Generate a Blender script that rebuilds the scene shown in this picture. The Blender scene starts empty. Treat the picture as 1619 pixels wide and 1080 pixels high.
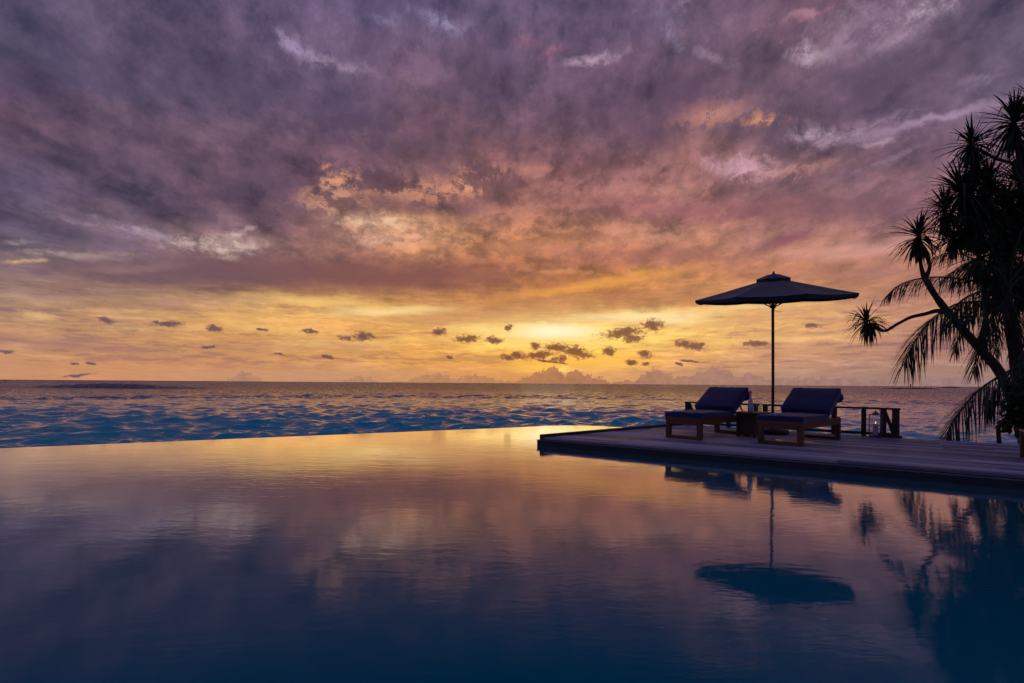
import bpy, bmesh, math, random
import numpy as np
from mathutils import Vector, Matrix
R = math.radians
random.seed(7)
S = bpy.context.scene
COL = S.collection

# ------------------------------------------------------------------ camera
cam = bpy.data.cameras.new('camera')
camo = bpy.data.objects.new('camera', cam)
COL.objects.link(camo)
cam.sensor_width = 36.0
cam.lens = 854.0 / 1619.0 * 36.0
cam.shift_y = 66.0 / 1619.0
cam.clip_start = 0.05
cam.clip_end = 60000
_p, _r = R(0.0), math.atan(12 / 1619)
_U0 = Vector((0, -math.sin(_p), math.cos(_p))); _F = Vector((0, math.cos(_p), math.sin(_p)))
_Rt = Vector((1, 0, 0)) * math.cos(_r) + _U0 * math.sin(_r)
_Up = _U0 * math.cos(_r) - Vector((1, 0, 0)) * math.sin(_r)
_m = Matrix((_Rt, _Up, -_F)).transposed().to_4x4()
_m.translation = Vector((0, .05, 1.06))
camo.matrix_world = _m
S.camera = camo

S.view_settings.view_transform = 'Standard'
S.view_settings.look = 'None'
S.view_settings.exposure = 0.0
S.view_settings.gamma = 1.0
S.cycles.max_bounces = 8
S.cycles.transparent_max_bounces = 16
S.cycles.sample_clamp_indirect = 3.0
S.cycles.use_adaptive_sampling = True
S.cycles.adaptive_threshold = 0.02
S.cycles.adaptive_min_samples = 6

# ------------------------------------------------------------------ node helper
class NT:
    def __init__(s, tree): s.t = tree; s.t.nodes.clear()
    def n(s, typ, ins=None, **kw):
        nd = s.t.nodes.new(typ)
        for k, v in kw.items(): setattr(nd, k, v)
        for k, v in (ins or {}).items(): s.put(nd.inputs[k], v)
        return nd
    def put(s, sock, v):
        if isinstance(v, bpy.types.NodeSocket): s.t.links.new(v, sock)
        else: sock.default_value = v
    def m(s, op, a, b=0.0, c=None, clamp=False):
        nd = s.t.nodes.new('ShaderNodeMath'); nd.operation = op; nd.use_clamp = clamp
        s.put(nd.inputs[0], a); s.put(nd.inputs[1], b)
        if c is not None: s.put(nd.inputs[2], c)
        return nd.outputs[0]
    def v(s, op, a, b=None, c=None, scale=None):
        nd = s.t.nodes.new('ShaderNodeVectorMath'); nd.operation = op
        s.put(nd.inputs[0], a)
        if b is not None: s.put(nd.inputs[1], b)
        if c is not None: s.put(nd.inputs[2], c)
        if scale is not None: s.put(nd.inputs['Scale'], scale)
        return nd.outputs['Value'] if op in ('LENGTH', 'DOT_PRODUCT') else nd.outputs['Vector']
    def xyz(s, x, y, z):
        nd = s.t.nodes.new('ShaderNodeCombineXYZ')
        for i, q in enumerate((x, y, z)): s.put(nd.inputs[i], q)
        return nd.outputs[0]
    def sep(s, v):
        nd = s.t.nodes.new('ShaderNodeSeparateXYZ'); s.put(nd.inputs[0], v); return nd.outputs
    def noise(s, v, scale, detail=4, rough=.5, dist=0., lac=2., col=False):
        nd = s.n('ShaderNodeTexNoise', {'Vector': v, 'Scale': scale, 'Detail': detail, 'Roughness': rough, 'Distortion': dist, 'Lacunarity': lac})
        return nd.outputs['Color'] if col else nd.outputs['Fac']
    def mr(s, v, a, b, c=0., d=1., smooth=True):
        nd = s.n('ShaderNodeMapRange', {'Value': v, 'From Min': a, 'From Max': b, 'To Min': c, 'To Max': d})
        nd.interpolation_type = 'SMOOTHSTEP' if smooth else 'LINEAR'
        return nd.outputs['Result']
    def mix(s, f, a, b, blend='MIX'):
        nd = s.t.nodes.new('ShaderNodeMix'); nd.data_type = 'RGBA'; nd.blend_type = blend
        s.put(nd.inputs[0], f); s.put(nd.inputs[6], a); s.put(nd.inputs[7], b)
        return nd.outputs[2]
    def vmix(s, f, a, b):
        nd = s.t.nodes.new('ShaderNodeMix'); nd.data_type = 'VECTOR'
        s.put(nd.inputs[0], f); s.put(nd.inputs[4], a); s.put(nd.inputs[5], b)
        return nd.outputs[1]
    def c2v(s, c):
        nd = s.t.nodes.new('ShaderNodeSeparateColor'); s.put(nd.inputs[0], c)
        return s.xyz(*nd.outputs[:3])
    def ramp(s, f, stops, interp='LINEAR'):
        nd = s.t.nodes.new('ShaderNodeValToRGB'); s.put(nd.inputs[0], f)
        cr = nd.color_ramp; cr.interpolation = interp
        while len(cr.elements) > 1: cr.elements.remove(cr.elements[-1])
        cr.elements[0].position = stops[0][0]; cr.elements[0].color = stops[0][1]
        for p, c in stops[1:]:
            e = cr.elements.new(p); e.color = c
        return nd.outputs['Color']

def lin(c): return c / 12.92 if c <= .04045 else ((c + .055) / 1.055) ** 2.4
def rgb(r, g, b): return (lin(r / 255), lin(g / 255), lin(b / 255), 1.0)
def rgbv(r, g, b): return rgb(r, g, b)[:3]

# ------------------------------------------------------------------ the evening sky
# colours by azimuth (deg, 0 = +Y, east positive) and elevation (deg)
AZ=[-44, -36, -27.5, -18.5, -9.5, 0, 9.5, 18.5, 27.5, 36, 44]
EL=[0, 1, 2, 3.2, 4.4, 5.8, 7.3, 9, 11, 13, 15, 17.5, 20, 22.5, 25, 28, 31, 34.5]
SKY=[[(205,145,110),(202,145,107),(194,143,107),(184,139,109),(179,135,105),(165,130,110),(145,116,109),(137,113,116),(90,80,99),(85,75,99),(83,74,100),(92,77,101),(96,74,93),(88,72,98),(78,74,100),(80,72,100),(80,72,100),(80,72,100)],
[(208,145,108),(206,145,104),(203,145,101),(197,145,103),(192,144,104),(187,142,105),(157,120,100),(134,104,104),(118,97,106),(107,88,105),(98,81,102),(94,77,99),(97,77,98),(96,78,100),(89,76,102),(90,78,105),(92,81,110),(92,81,110)],
[(199,145,111),(202,145,106),(205,146,100),(202,146,96),(208,152,96),(217,162,100),(208,160,107),(118,83,82),(126,92,96),(132,103,106),(103,81,96),(99,77,96),(101,78,96),(97,78,99),(93,78,103),(93,78,105),(96,82,112),(98,84,116)],
[(198,146,114),(202,148,107),(208,150,97),(210,152,95),(213,156,94),(224,164,95),(229,172,100),(170,121,86),(131,89,81),(144,104,96),(141,104,97),(118,88,93),(104,78,93),(100,76,95),(96,77,100),(99,82,109),(101,84,112),(91,80,111)],
[(206,149,108),(212,152,100),(221,157,89),(226,164,89),(228,170,93),(227,168,95),(220,160,94),(185,129,85),(147,96,77),(177,123,94),(203,149,109),(167,122,100),(119,87,92),(109,82,92),(107,80,96),(111,87,108),(109,87,113),(94,81,111)],
[(210,146,96),(219,155,93),(234,169,87),(242,184,91),(246,196,100),(239,186,101),(213,156,92),(178,120,79),(169,112,77),(183,123,86),(184,126,95),(157,110,96),(130,92,90),(114,82,91),(104,78,95),(100,79,101),(101,82,107),(99,84,114)],
[(215,155,109),(223,163,104),(238,178,94),(248,196,95),(254,214,105),(251,204,108),(220,165,98),(194,131,82),(199,132,78),(174,115,83),(163,114,92),(143,99,92),(146,100,93),(130,93,99),(109,82,99),(99,78,101),(101,81,106),(100,82,111)],
[(194,147,114),(200,150,111),(214,157,105),(227,170,104),(238,186,105),(241,190,109),(221,168,101),(200,140,89),(190,128,89),(180,124,96),(166,116,99),(150,106,98),(139,99,97),(132,95,96),(105,79,95),(100,78,97),(106,85,107),(104,85,109)],
[(175,137,118),(180,138,116),(190,141,114),(206,152,113),(219,164,113),(223,169,110),(219,165,108),(190,132,97),(182,123,97),(175,122,101),(148,104,100),(127,94,101),(122,92,101),(111,85,100),(103,81,100),(110,87,105),(111,85,104),(101,77,98)],
[(163,128,118),(165,129,116),(172,129,113),(179,131,111),(186,134,110),(191,136,110),(186,131,109),(179,124,104),(181,126,107),(161,114,108),(129,93,104),(129,96,110),(115,91,110),(98,80,104),(100,82,104),(109,90,111),(112,91,113),(112,92,113)],
[(155,122,118),(156,122,117),(160,122,115),(164,122,113),(165,121,111),(162,117,109),(163,115,106),(161,112,105),(159,114,105),(150,105,106),(148,107,113),(124,100,122),(108,90,114),(98,84,106),(92,82,106),(92,80,104),(92,80,104),(92,80,104)]]
PUFFS=[(-36.94, 5.09, 0.65, 0.37), (-28.99, 4.89, 0.88, 0.47), (-32.55, 5.07, 0.96, 0.28), (-20.55, 4.99, 0.89, 0.31), (-17.24, 4.48, 0.92, 0.38), (-15.51, 4.66, 0.81, 0.51), (-24.83, 4.98, 0.44, 0.18), (-7.68, 5.31, 0.73, 0.46), (-4.82, 4.7, 1.0, 0.6), (-1.88, 4.54, 0.8, 0.47), (-0.48, 5.88, 0.47, 0.46), (14.56, 6.06, 0.94, 0.71), (11.57, 5.33, 1.66, 0.59), (12.54, 4.73, 0.89, 0.52), (4.82, 3.77, 1.33, 0.53), (6.82, 3.31, 1.84, 0.6), (17.55, 4.09, 1.21, 0.51), (18.76, 3.82, 1.02, 0.51), (24.32, 3.96, 0.94, 0.43), (10.16, 3.44, 0.84, 0.53), (13.76, 3.1, 0.76, 0.39), (12.43, 2.25, 0.57, 0.33), (13.89, 2.12, 0.57, 0.26), (18.23, 2.36, 1.02, 0.19), (17.19, 2.05, 0.49, 0.19), (2.89, 3.03, 1.34, 0.47), (0.68, 2.95, 0.74, 0.4), (2.48, 3.97, 0.6, 0.4), (5.1, 2.58, 0.73, 0.4), (3.63, 2.37, 1.73, 0.2), (28.92, 5.53, 0.71, 0.35), (-18.86, 2.53, 0.48, 0.25), (-6.6, 2.68, 0.6, 0.27), (-23.3, 2.6, 0.63, 0.15), (-0.52, 2.74, 0.67, 0.4), (-37.98, 1.38, 0.46, 0.16), (-39.01, 1.3, 0.33, 0.16), (-38.84, 0.41, 0.99, 0.16), (-29.33, 3.12, 0.77, 0.17), (-43.09, 2.16, 0.54, 0.15)]
BANK=[(-43.47, 0), (-29.31, 0), (-27.76, 0.4), (-26.55, 1.55), (-25.4, 0.67), (-23.96, 0.07), (-19.92, 0.11), (-17.21, 0.45), (-15.8, 0.98), (-13.79, 0.42), (-10.58, 0.52), (-7.98, 1.6), (-6.32, 0.89), (-3.46, 1.18), (-0.64, 0.4), (1.37, 0.95), (2.84, 1.56), (4.5, 2.17), (5.58, 1.24), (6.63, 1.85), (8.22, 1.19), (9.99, 0.8), (12.57, 0.62), (14.78, 2.05), (16.34, 1.15), (18.48, 1.34), (20.5, 2.03), (21.73, 1.9), (22.59, 1.15), (23.44, 1.65), (24.73, 1.03), (27.81, 0.38), (43.47, 0.05)]
FEAT=[(-21.91, 29.86, 1.99, 0.67, -26.4, (176, 156, 192), 0.8, 1),
(-17.74, 29.44, 2.69, 0.51, -1.5, (176, 149, 176), 0.8, 1),
(-8.25, 33.91, 3.15, 0.65, -10.2, (168, 152, 189), 0.7, 1),
(-14.05, 33.22, 1.91, 0.36, 6.8, (154, 140, 180), 0.6, 1),
(8.11, 30.93, 2.9, 0.4, 5.7, (188, 160, 184), 0.9, 1),
(15.47, 32.65, 1.63, 1.19, -6.9, (160, 140, 174), 0.6, 1),
(20.05, 29.59, 2.13, 0.42, -27.7, (165, 140, 164), 0.6, 1),
(15.45, 34.01, 2.41, 0.29, 3.9, (160, 140, 176), 0.5, 1),
(28.39, 28.42, 1.73, 0.58, -16.5, (205, 176, 190), 0.95, 1),
(37.11, 29.05, 1.88, 0.66, -17.5, (210, 188, 203), 0.95, 1),
(33.08, 28.79, 4.99, 1.87, -1.3, (164, 136, 160), 0.7, 1),
(35.38, 27.73, 2.45, 0.48, 9.3, (184, 156, 176), 0.7, 1),
(28.96, 22.41, 2.04, 0.78, -19.8, (205, 176, 192), 0.9, 1),
(32.19, 21.87, 3.67, 0.62, 6.9, (182, 150, 174), 0.85, 1),
(38.01, 21.32, 6.05, 0.34, 1.1, (169, 142, 168), 0.8, 0),
(34.07, 20.64, 1.36, 0.25, -1.6, (184, 154, 176), 0.8, 1),
(34.54, 18.92, 2.59, 0.26, 13.3, (168, 140, 166), 0.6, 1),
(41.17, 23.0, 2.38, 0.51, -17.0, (160, 136, 164), 0.6, 1),
(23.31, 20.45, 3.17, 0.96, -12.3, (220, 180, 172), 0.95, 2),
(19.79, 25.26, 3.16, 1.09, 5.7, (224, 160, 112), 0.95, 2),
(25.06, 24.06, 1.98, 0.62, -5.0, (234, 168, 104), 1, 2),
(27.68, 19.81, 3.15, 0.53, -4.2, (207, 154, 114), 0.6, 1),
(1.78, 32.49, 1.68, 0.76, -0.5, (165, 116, 110), 0.7, 1),
(3.79, 31.59, 1.93, 0.41, 13.5, (168, 116, 112), 0.6, 1),
(27.59, 31.02, 2.54, 0.28, -0.1, (196, 144, 136), 0.6, 1),
(15.58, 19.43, 7.44, 0.69, -0.9, (216, 160, 112), 0.6, 1),
(11.77, 21.14, 5.66, 0.71, 9.9, (180, 128, 110), 0.5, 1),
(2.55, 21.59, 2.68, 0.46, -0.5, (207, 148, 104), 0.6, 1),
(-19.0, 20.73, 0.87, 0.32, 24.6, (240, 168, 102), 1, 2),
(-17.96, 19.56, 1.87, 0.5, 24.2, (242, 176, 112), 1, 2),
(-18.55, 17.72, 3.15, 1.15, 5.9, (244, 184, 120), 1, 2),
(-14.22, 16.23, 3.92, 0.84, 4.3, (250, 208, 144), 1, 1),
(-13.26, 14.6, 3.82, 0.61, 3.7, (238, 192, 146), 0.8, 1),
(-5.47, 20.07, 4.0, 0.94, 9.2, (234, 168, 104), 1, 2),
(-10.07, 19.07, 5.21, 0.83, 3.5, (224, 160, 104), 0.9, 2),
(-27.84, 12.53, 2.62, 0.8, 1.5, (232, 204, 192), 0.85, 1),
(-26.79, 13.79, 1.97, 0.38, 27.0, (228, 196, 188), 0.8, 1),
(-31.39, 12.08, 1.97, 0.44, 7.6, (220, 192, 188), 0.7, 1),
(-35.82, 12.81, 3.05, 0.47, -2.4, (184, 160, 180), 0.8, 1),
(-38.57, 10.32, 4.52, 0.36, 3.6, (184, 160, 156), 0.7, 1),
(-42.62, 9.21, 1.48, 0.19, 11.4, (232, 188, 136), 0.9, 1),
(-42.45, 10.87, 1.11, 0.19, 10.1, (196, 168, 164), 0.7, 1),
(-34.22, 9.76, 3.73, 0.37, 10.4, (200, 160, 144), 0.6, 0),
(-27.83, 10.02, 13.19, 1.44, 5.6, (108, 82, 96), 1, 0),
(-11.31, 10.97, 16.15, 1.58, 2.5, (128, 82, 78), 1, 0),
(-38.16, 11.6, 4.12, 0.72, -0.4, (102, 88, 122), 0.6, 1),
(-11.36, 18.22, 7.11, 0.95, 3.8, (122, 85, 96), 0.7, 1),
(-4.79, 18.12, 2.67, 0.6, 1.8, (122, 85, 96), 0.6, 1),
(-22.94, 15.28, 4.01, 1.72, 6.5, (110, 82, 104), 0.5, 1),
(19.86, 17.04, 11.36, 1.15, -7.3, (150, 94, 84), 0.6, 0),
(32.23, 15.5, 6.31, 1.05, -8.8, (124, 88, 102), 0.5, 0),
(17.37, 27.36, 4.92, 1.82, -7.0, (94, 72, 98), 0.8, 1),
(14.29, 24.55, 4.43, 1.83, -5.2, (96, 72, 96), 0.8, 1),
(32.64, 25.1, 7.03, 2.13, -3.8, (90, 72, 98), 0.85, 1),
(-16.49, 25.99, 6.84, 2.28, 7.0, (80, 66, 94), 0.8, 1),
(-3.55, 28.55, 4.68, 2.89, 1.8, (90, 72, 98), 0.75, 1),
(-39.06, 23.62, 6.03, 1.55, 6.6, (76, 68, 96), 0.75, 1),
(-29.5, 26.18, 4.34, 2.04, -6.0, (80, 69, 95), 0.7, 1),
(-8.81, 23.46, 5.91, 1.67, 3.6, (88, 70, 96), 0.7, 1),
(-24.65, 18.98, 4.49, 2.72, 8.4, (86, 70, 96), 0.7, 1),
(7.96, 10.18, 9.83, 0.58, 7.8, (232, 160, 78), 0.75, 0),
(3.28, 13.88, 6.69, 0.76, -0.4, (200, 144, 88), 0.5, 0),
(3.96, 11.77, 4.01, 0.26, -0.4, (224, 160, 112), 0.4, 1),
(13.12, 13.0, 11.46, 0.99, -2.5, (176, 116, 88), 0.5, 0),
(13.07, 19.33, 14.55, 2.7, 1.7, (184, 130, 104), 0.45, 1),
(27.19, 13.71, 8.43, 1.37, 0.1, (200, 148, 122), 0.4, 1),
(7.97, 8.5, 10.51, 0.65, 2.2, (176, 120, 80), 0.5, 0),
(14.37, 15.09, 6.23, 0.74, 6.4, (216, 160, 112), 0.6, 1),
(26.66, 13.94, 2.35, 0.52, 13.2, (152, 95, 88), 0.7, 0),
(18.73, 8.71, 5.42, 0.75, -2.5, (176, 122, 88), 0.5, 0),
(33.67, 12.01, 6.93, 0.76, -1.5, (220, 168, 134), 0.6, 0),
(31.78, 10.15, 7.3, 0.77, -5.7, (176, 120, 104), 0.45, 0),
(-12.56, 7.27, 6.4, 0.45, 4.0, (255, 224, 154), 0.9, 0),
(-19.98, 7.88, 7.11, 0.5, 0.1, (246, 200, 120), 0.7, 0),
(-23.99, 5.09, 7.26, 0.85, -6.0, (244, 192, 112), 0.6, 1),
(-3.37, 7.04, 11.37, 1.05, 4.8, (192, 140, 100), 0.75, 0),
(-21.7, 3.45, 9.86, 0.56, 1.8, (192, 142, 108), 0.6, 1),
(-12.54, 4.22, 9.6, 0.33, 3.4, (242, 196, 122), 0.6, 1),
(4.01, 5.37, 8.01, 1.46, 0.0, (255, 224, 140), 0.85, 0),
(4.55, 5.5, 4.13, 0.73, -0.0, (255, 246, 204), 1, 0),
(13.16, 6.99, 6.99, 0.52, 0.8, (255, 230, 168), 0.95, 0),
(16.3, 6.47, 3.71, 0.45, -1.4, (255, 224, 160), 0.9, 0),
(22.26, 7.57, 6.31, 0.37, -0.5, (252, 212, 140), 0.7, 0),
(24.53, 6.32, 6.07, 0.55, 6.3, (208, 154, 116), 0.6, 0),
(8.67, 2.45, 7.21, 0.93, 0.1, (252, 192, 80), 0.7, 0),
(2.7, 1.76, 3.35, 0.67, 0.3, (255, 200, 80), 0.8, 0),
(5.37, 1.51, 0.93, 0.4, 0.3, (255, 220, 128), 0.8, 1),
(-3.36, 5.72, 4.01, 0.4, 0.7, (255, 220, 144), 0.6, 1),
(-41.3, 5.05, 1.13, 0.3, -10.9, (240, 192, 128), 0.8, 1),
(-34.87, 4.48, 1.81, 0.27, 3.6, (244, 200, 128), 0.7, 1),
(-42.41, 3.72, 2.2, 0.49, -9.5, (228, 170, 120), 0.6, 1),
(-39.74, 2.87, 9.12, 0.72, -4.9, (168, 122, 108), 0.6, 0),
(-31.36, 6.96, 5.4, 0.56, 4.7, (168, 124, 112), 0.6, 1),
(-39.76, 6.61, 4.79, 0.46, 6.0, (168, 136, 120), 0.5, 1),
(27.26, 4.42, 7.93, 0.3, 1.6, (240, 192, 124), 0.6, 0),
(31.32, 6.27, 3.92, 0.34, -3.3, (240, 184, 128), 0.5, 1)]


def ellipse(N, vec, a, e, rx, ry, ang):
    # distance from an ellipse centre, 1 on its rim
    c, s_ = math.cos(R(ang)), math.sin(R(ang))
    q = N.v('SUBTRACT', vec, (a, e, 0))
    u = N.v('DOT_PRODUCT', q, (c / rx, s_ / rx, 0))
    w = N.v('DOT_PRODUCT', q, (-s_ / ry, c / ry, 0))
    return N.m('SQRT', N.m('MULTIPLY_ADD', u, u, N.m('MULTIPLY', w, w)))

def build_sky():
    w = bpy.data.worlds.new('World'); S.world = w; w.use_nodes = True
    N = NT(w.node_tree)
    tc = N.n('ShaderNodeTexCoord').outputs['Generated']
    d = N.v('NORMALIZE', tc)
    x, y, z = N.sep(d)
    az = N.m('MULTIPLY', N.m('ARCTAN2', x, y), 180 / math.pi)
    el = N.m('MULTIPLY', N.m('ARCSINE', N.m('MAXIMUM', z, 0.0)), 180 / math.pi)
    # cloud deck coordinates: the direction met by a flat layer overhead
    zz = N.m('ADD', N.m('MAXIMUM', z, 0.0), 0.07)
    P = N.xyz(N.m('DIVIDE', x, zz), N.m('MULTIPLY', N.m('DIVIDE', y, zz), 0.8), 0.0)
    # streak coordinates, long in azimuth and thin in elevation
    Q = N.xyz(N.m('MULTIPLY', az, .09), N.m('MULTIPLY', el, 0.75), 3.0)
    AE = N.xyz(az, el, 0.0)
    w1 = N.noise(P, 1.6, 5, .62, 0.3, col=True)
    w2 = N.noise(AE, .55, 6, .62, col=True)
    hi = N.mr(el, 3., 20., .12, 1.0)
    w1 = N.v('SUBTRACT', N.c2v(w1), (.5, .5, .5)); w2 = N.v('SUBTRACT', N.c2v(w2), (.5, .5, .5))
    wa = N.v('MULTIPLY', w1, (9., 7., 0.)); wb = N.v('MULTIPLY', w2, (2.6, 1.4, 0.))
    off = N.v('SCALE', N.v('ADD', wa, wb), scale=hi)
    AEw = N.v('ADD', AE, off)
    AEf = N.v('ADD', AE, N.v('SCALE', N.v('ADD', N.v('SCALE', wa, scale=.35), N.v('MULTIPLY', w2, (3.0, 1.6, 0.))), scale=N.mr(el, 3., 16., .22, 1.)))
    azw, elw, _ = N.sep(AEw)
    elf = N.m('DIVIDE', elw, 90.0, clamp=True)
    prev = None
    for i, a in enumerate(AZ):
        row = SKY[i]
        st = [(e / 90., rgb(*row[k])) for k, e in enumerate(EL)]
        st += [(48/90., rgb(92, 84, 118)), (68/90., rgb(78, 78, 116)), (1.0, rgb(70, 74, 118))]
        c = N.ramp(elf, st)
        prev = c if prev is None else N.mix(N.mr(azw, AZ[i-1], a), prev, c)
    back = N.ramp(elf, [(0., rgb(88, 86, 122)), (.08, rgb(86, 84, 122)), (.3, rgb(76, 80, 122)), (1., rgb(70, 74, 118))])
    aab = N.m('ABSOLUTE', az)
    colr = N.mix(N.m('MULTIPLY', N.mr(aab, 50, 115), N.mr(el, 85, 55)), prev, back)
    colr = N.c2v(colr)
    # soft light and dark of the cloud deck
    n1 = N.noise(P, 2.3, 7, .58)
    n2 = N.noise(N.v('ADD', AE, N.v('SCALE', wa, scale=.25)), .30, 8, .64)
    fan = N.noise(N.v('ADD', N.v('MULTIPLY', P, (2.6, .5, 1.)), N.v('SCALE', w1, scale=.5)), 1.3, 6, .6)
    ga = N.m('ADD', N.m('MULTIPLY', N.m('SUBTRACT', n1, .5), 1.2), N.m('MULTIPLY', N.m('SUBTRACT', n2, .5), 2.5))
    ga = N.m('ADD', ga, N.m('MULTIPLY', N.m('SUBTRACT', fan, .5), 1.9))
    gain = N.m('ADD', 1.0, N.m('MULTIPLY', ga, N.mr(el, 4, 15, .15, .8)))
    gain3 = N.v('MULTIPLY_ADD', N.xyz(gain, gain, gain), (1.12, 1.0, .86), (-.12, 0., .14))
    colr = N.v('MULTIPLY', colr, N.v('MAXIMUM', gain3, (.35, .35, .35)))
    # broken texture: ragged dark lumps with lighter gaps between them
    n3 = N.noise(N.v('ADD', P, N.v('SCALE', w2, scale=.25)), 4.6, 8, .66)
    brk = N.mr(n3, .43, .57, 0., 1.)
    ctr = N.mr(ellipse(N, AE, -4, 17, 26, 10, 0), 1.3, .3, .45, 1.0)
    bs = N.m('MULTIPLY', N.mr(el, 7, 12), ctr)
    colr = N.vmix(N.m('MULTIPLY', N.m('SUBTRACT', 1.0, brk), N.m('MULTIPLY', bs, .5)), colr, N.v('MULTIPLY', colr, (.64, .57, .74)))
    colr = N.vmix(N.m('MULTIPLY', brk, N.m('MULTIPLY', bs, .45)), colr, N.v('MULTIPLY', colr, (1.6, 1.36, 1.25)))
    # thin streaks in the lower sky
    q1 = N.noise(N.v('ADD', Q, N.v('MULTIPLY', w2, (.3, .9, 0.))), 1.5, 7, .6, .25)
    q2 = N.noise(Q, 4.6, 5, .6, .4)
    low = N.m('MULTIPLY', N.mr(el, .6, 2.2), N.mr(el, 13, 6))
    sg = N.m('ADD', N.m('MULTIPLY', N.m('SUBTRACT', q1, .5), 1.5), N.m('MULTIPLY', N.m('SUBTRACT', q2, .5), 1.1))
    dk = N.m('MULTIPLY', N.mr(sg, -.01, -.24), N.m('MULTIPLY', low, .85))
    colr = N.vmix(dk, colr, N.v('MULTIPLY', colr, (.66, .63, .98)))
    br = N.m('MULTIPLY', N.mr(sg, .04, .26), N.m('MULTIPLY', low, .65))
    colr = N.vmix(br, colr, N.v('MULTIPLY', colr, (1.4, 1.42, 1.45)))
    # individual banks, rifts and glows of the cloud deck
    nn = N.noise(N.v('ADD', AE, N.v('SCALE', wa, scale=.5)), .62, 7, .7, .5)
    nm = N.m('SUBTRACT', nn, .5)
    for (a, e, rx, ry, ang, col, st, nz) in FEAT:
        ln = ellipse(N, AEf, a, e, rx, ry, ang)
        if e > 12 and col[0] > col[2] + 40: col = (col[0] - 4, col[1] - 10, col[2] + 16)
        if nz: ln = N.m('MULTIPLY_ADD', nm, -3.6, ln)
        f = N.mr(ln, 1.65, -.35 if nz else -.1, 0., st)
        if nz == 1 and e > 9: f = N.m('MULTIPLY', f, N.mr(n3, .40, .58, .3, 1.))
        if nz == 2: f = N.m('MULTIPLY', f, N.mr(n3, .45, .55, .12, 1.))
        colr = N.vmix(f, colr, rgbv(*col))
    # small dark puffs drifting under the deck
    fz = N.noise(N.v('MULTIPLY', AE, (1., 1.5, 1.)), 1.7, 8, .7, .2)
    mn = None; prn = random.Random(4)
    AEp = N.v('ADD', AE, N.v('MULTIPLY', w2, (.9, .45, 0.)))
    for (a, e, rx, ry) in PUFFS:
        ln = ellipse(N, AEp, a, e, rx * prn.uniform(.85, 1.5), ry * prn.uniform(.75, 1.2), prn.uniform(-12, 8))
        mn = ln if mn is None else N.m('MINIMUM', mn, ln)
    pm = N.m('ADD', mn, N.m('MULTIPLY', N.m('SUBTRACT', fz, .5), -2.8))
    pf = N.mr(pm, 1.18, .45, 0., .93)
    pcol = N.ramp(N.m('DIVIDE', N.m('ADD', az, 50), 100), [(0, rgb(112, 88, 98)), (.35, rgb(112, 78, 74)), (.56, rgb(112, 68, 56)), (.72, rgb(124, 84, 76)), (1, rgb(122, 96, 112))])
    colr = N.vmix(pf, colr, N.v('SCALE', N.c2v(pcol), scale=N.mr(pm, 1.0, -.2, 1.25, .78)))
    # cumulus bank standing on the horizon
    bk = N.ramp(N.m('DIVIDE', N.m('ADD', az, 45), 90), [((a + 45) / 90, (e / 3.,) * 3 + (1,)) for a, e in BANK[:31]], 'LINEAR')
    bh = N.m('MULTIPLY', N.n('ShaderNodeSeparateColor', {0: bk}).outputs[0], 3.0)
    v1 = N.noise(AE, 1.5, 7, .6)
    vor = N.n('ShaderNodeTexVoronoi', {'Vector': N.v('ADD', AE, N.v('SCALE', w2, scale=.5)), 'Scale': 1.9, 'Detail': 2.0, 'Roughness': .6}, feature='SMOOTH_F1').outputs['Distance']
    edge = N.m('ADD', bh, N.m('ADD', N.m('MULTIPLY', N.m('SUBTRACT', v1, .5), 1.1), N.m('MULTIPLY', N.m('SUBTRACT', .36, vor), .7)))
    edge = N.m('MULTIPLY', edge, N.mr(bh, .05, .5))
    bf = N.m('MULTIPLY', N.mr(N.m('SUBTRACT', edge, el), -.02, .09), .86)
    bcol = N.ramp(N.m('DIVIDE', N.m('ADD', az, 45), 90), [(0, rgb(172, 128, 114)), (.3, rgb(178, 132, 106)), (.5, rgb(184, 130, 90)), (.56, rgb(166, 114, 82)), (.7, rgb(168, 124, 108)), (1, rgb(152, 120, 122))])
    bcol = N.v('SCALE', N.c2v(bcol), scale=N.mr(v1, .3, .7, .85, 1.12))
    colr = N.vmix(bf, colr, bcol)
    # physical sky far below the clouds, a trace of it
    ns = N.n('ShaderNodeTexSky', sky_type='NISHITA', sun_disc=False, sun_elevation=R(2.2), sun_rotation=R(3.9), air_density=1.5, dust_density=3.0)
    tot = N.v('ADD', colr, N.v('SCALE', N.c2v(ns.outputs[0]), scale=.004))
    bg = N.n('ShaderNodeBackground', {'Color': tot, 'Strength': 1.0})
    out = N.n('ShaderNodeOutputWorld', {'Surface': bg.outputs[0]})
build_sky()
S.world.cycles.sampling_method = 'MANUAL'
S.world.cycles.sample_map_resolution = 256

sun = bpy.data.lights.new('sun', 'SUN'); suno = bpy.data.objects.new('sun', sun); COL.objects.link(suno)
sun.energy = 0.003; sun.angle = R(6); sun.color = (1.0, .72, .42)
_sd = Vector((math.sin(R(3.9)) * math.cos(R(2.2)), math.cos(R(3.9)) * math.cos(R(2.2)), math.sin(R(2.2))))
suno.rotation_euler = (-_sd).to_track_quat('-Z', 'Y').to_euler()

# ------------------------------------------------------------------ materials
MATS = {}
def material(name):
    m = bpy.data.materials.new(name); m.use_nodes = True
    MATS[name] = m
    return m, NT(m.node_tree)
def finish(N, shader): N.n('ShaderNodeOutputMaterial', {'Surface': shader})
def principled(N, col, rough=.6, bump=None, bdist=.01, bstr=1.0, **kw):
    ins = {'Base Color': col, 'Roughness': rough}
    if bump is not None:
        b = N.n('ShaderNodeBump', {'Height': bump, 'Distance': bdist, 'Strength': bstr})
        ins['Normal'] = b.outputs[0]
    ins.update(kw)
    nd = N.n('ShaderNodeBsdfPrincipled', ins)
    return nd.outputs[0]

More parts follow.
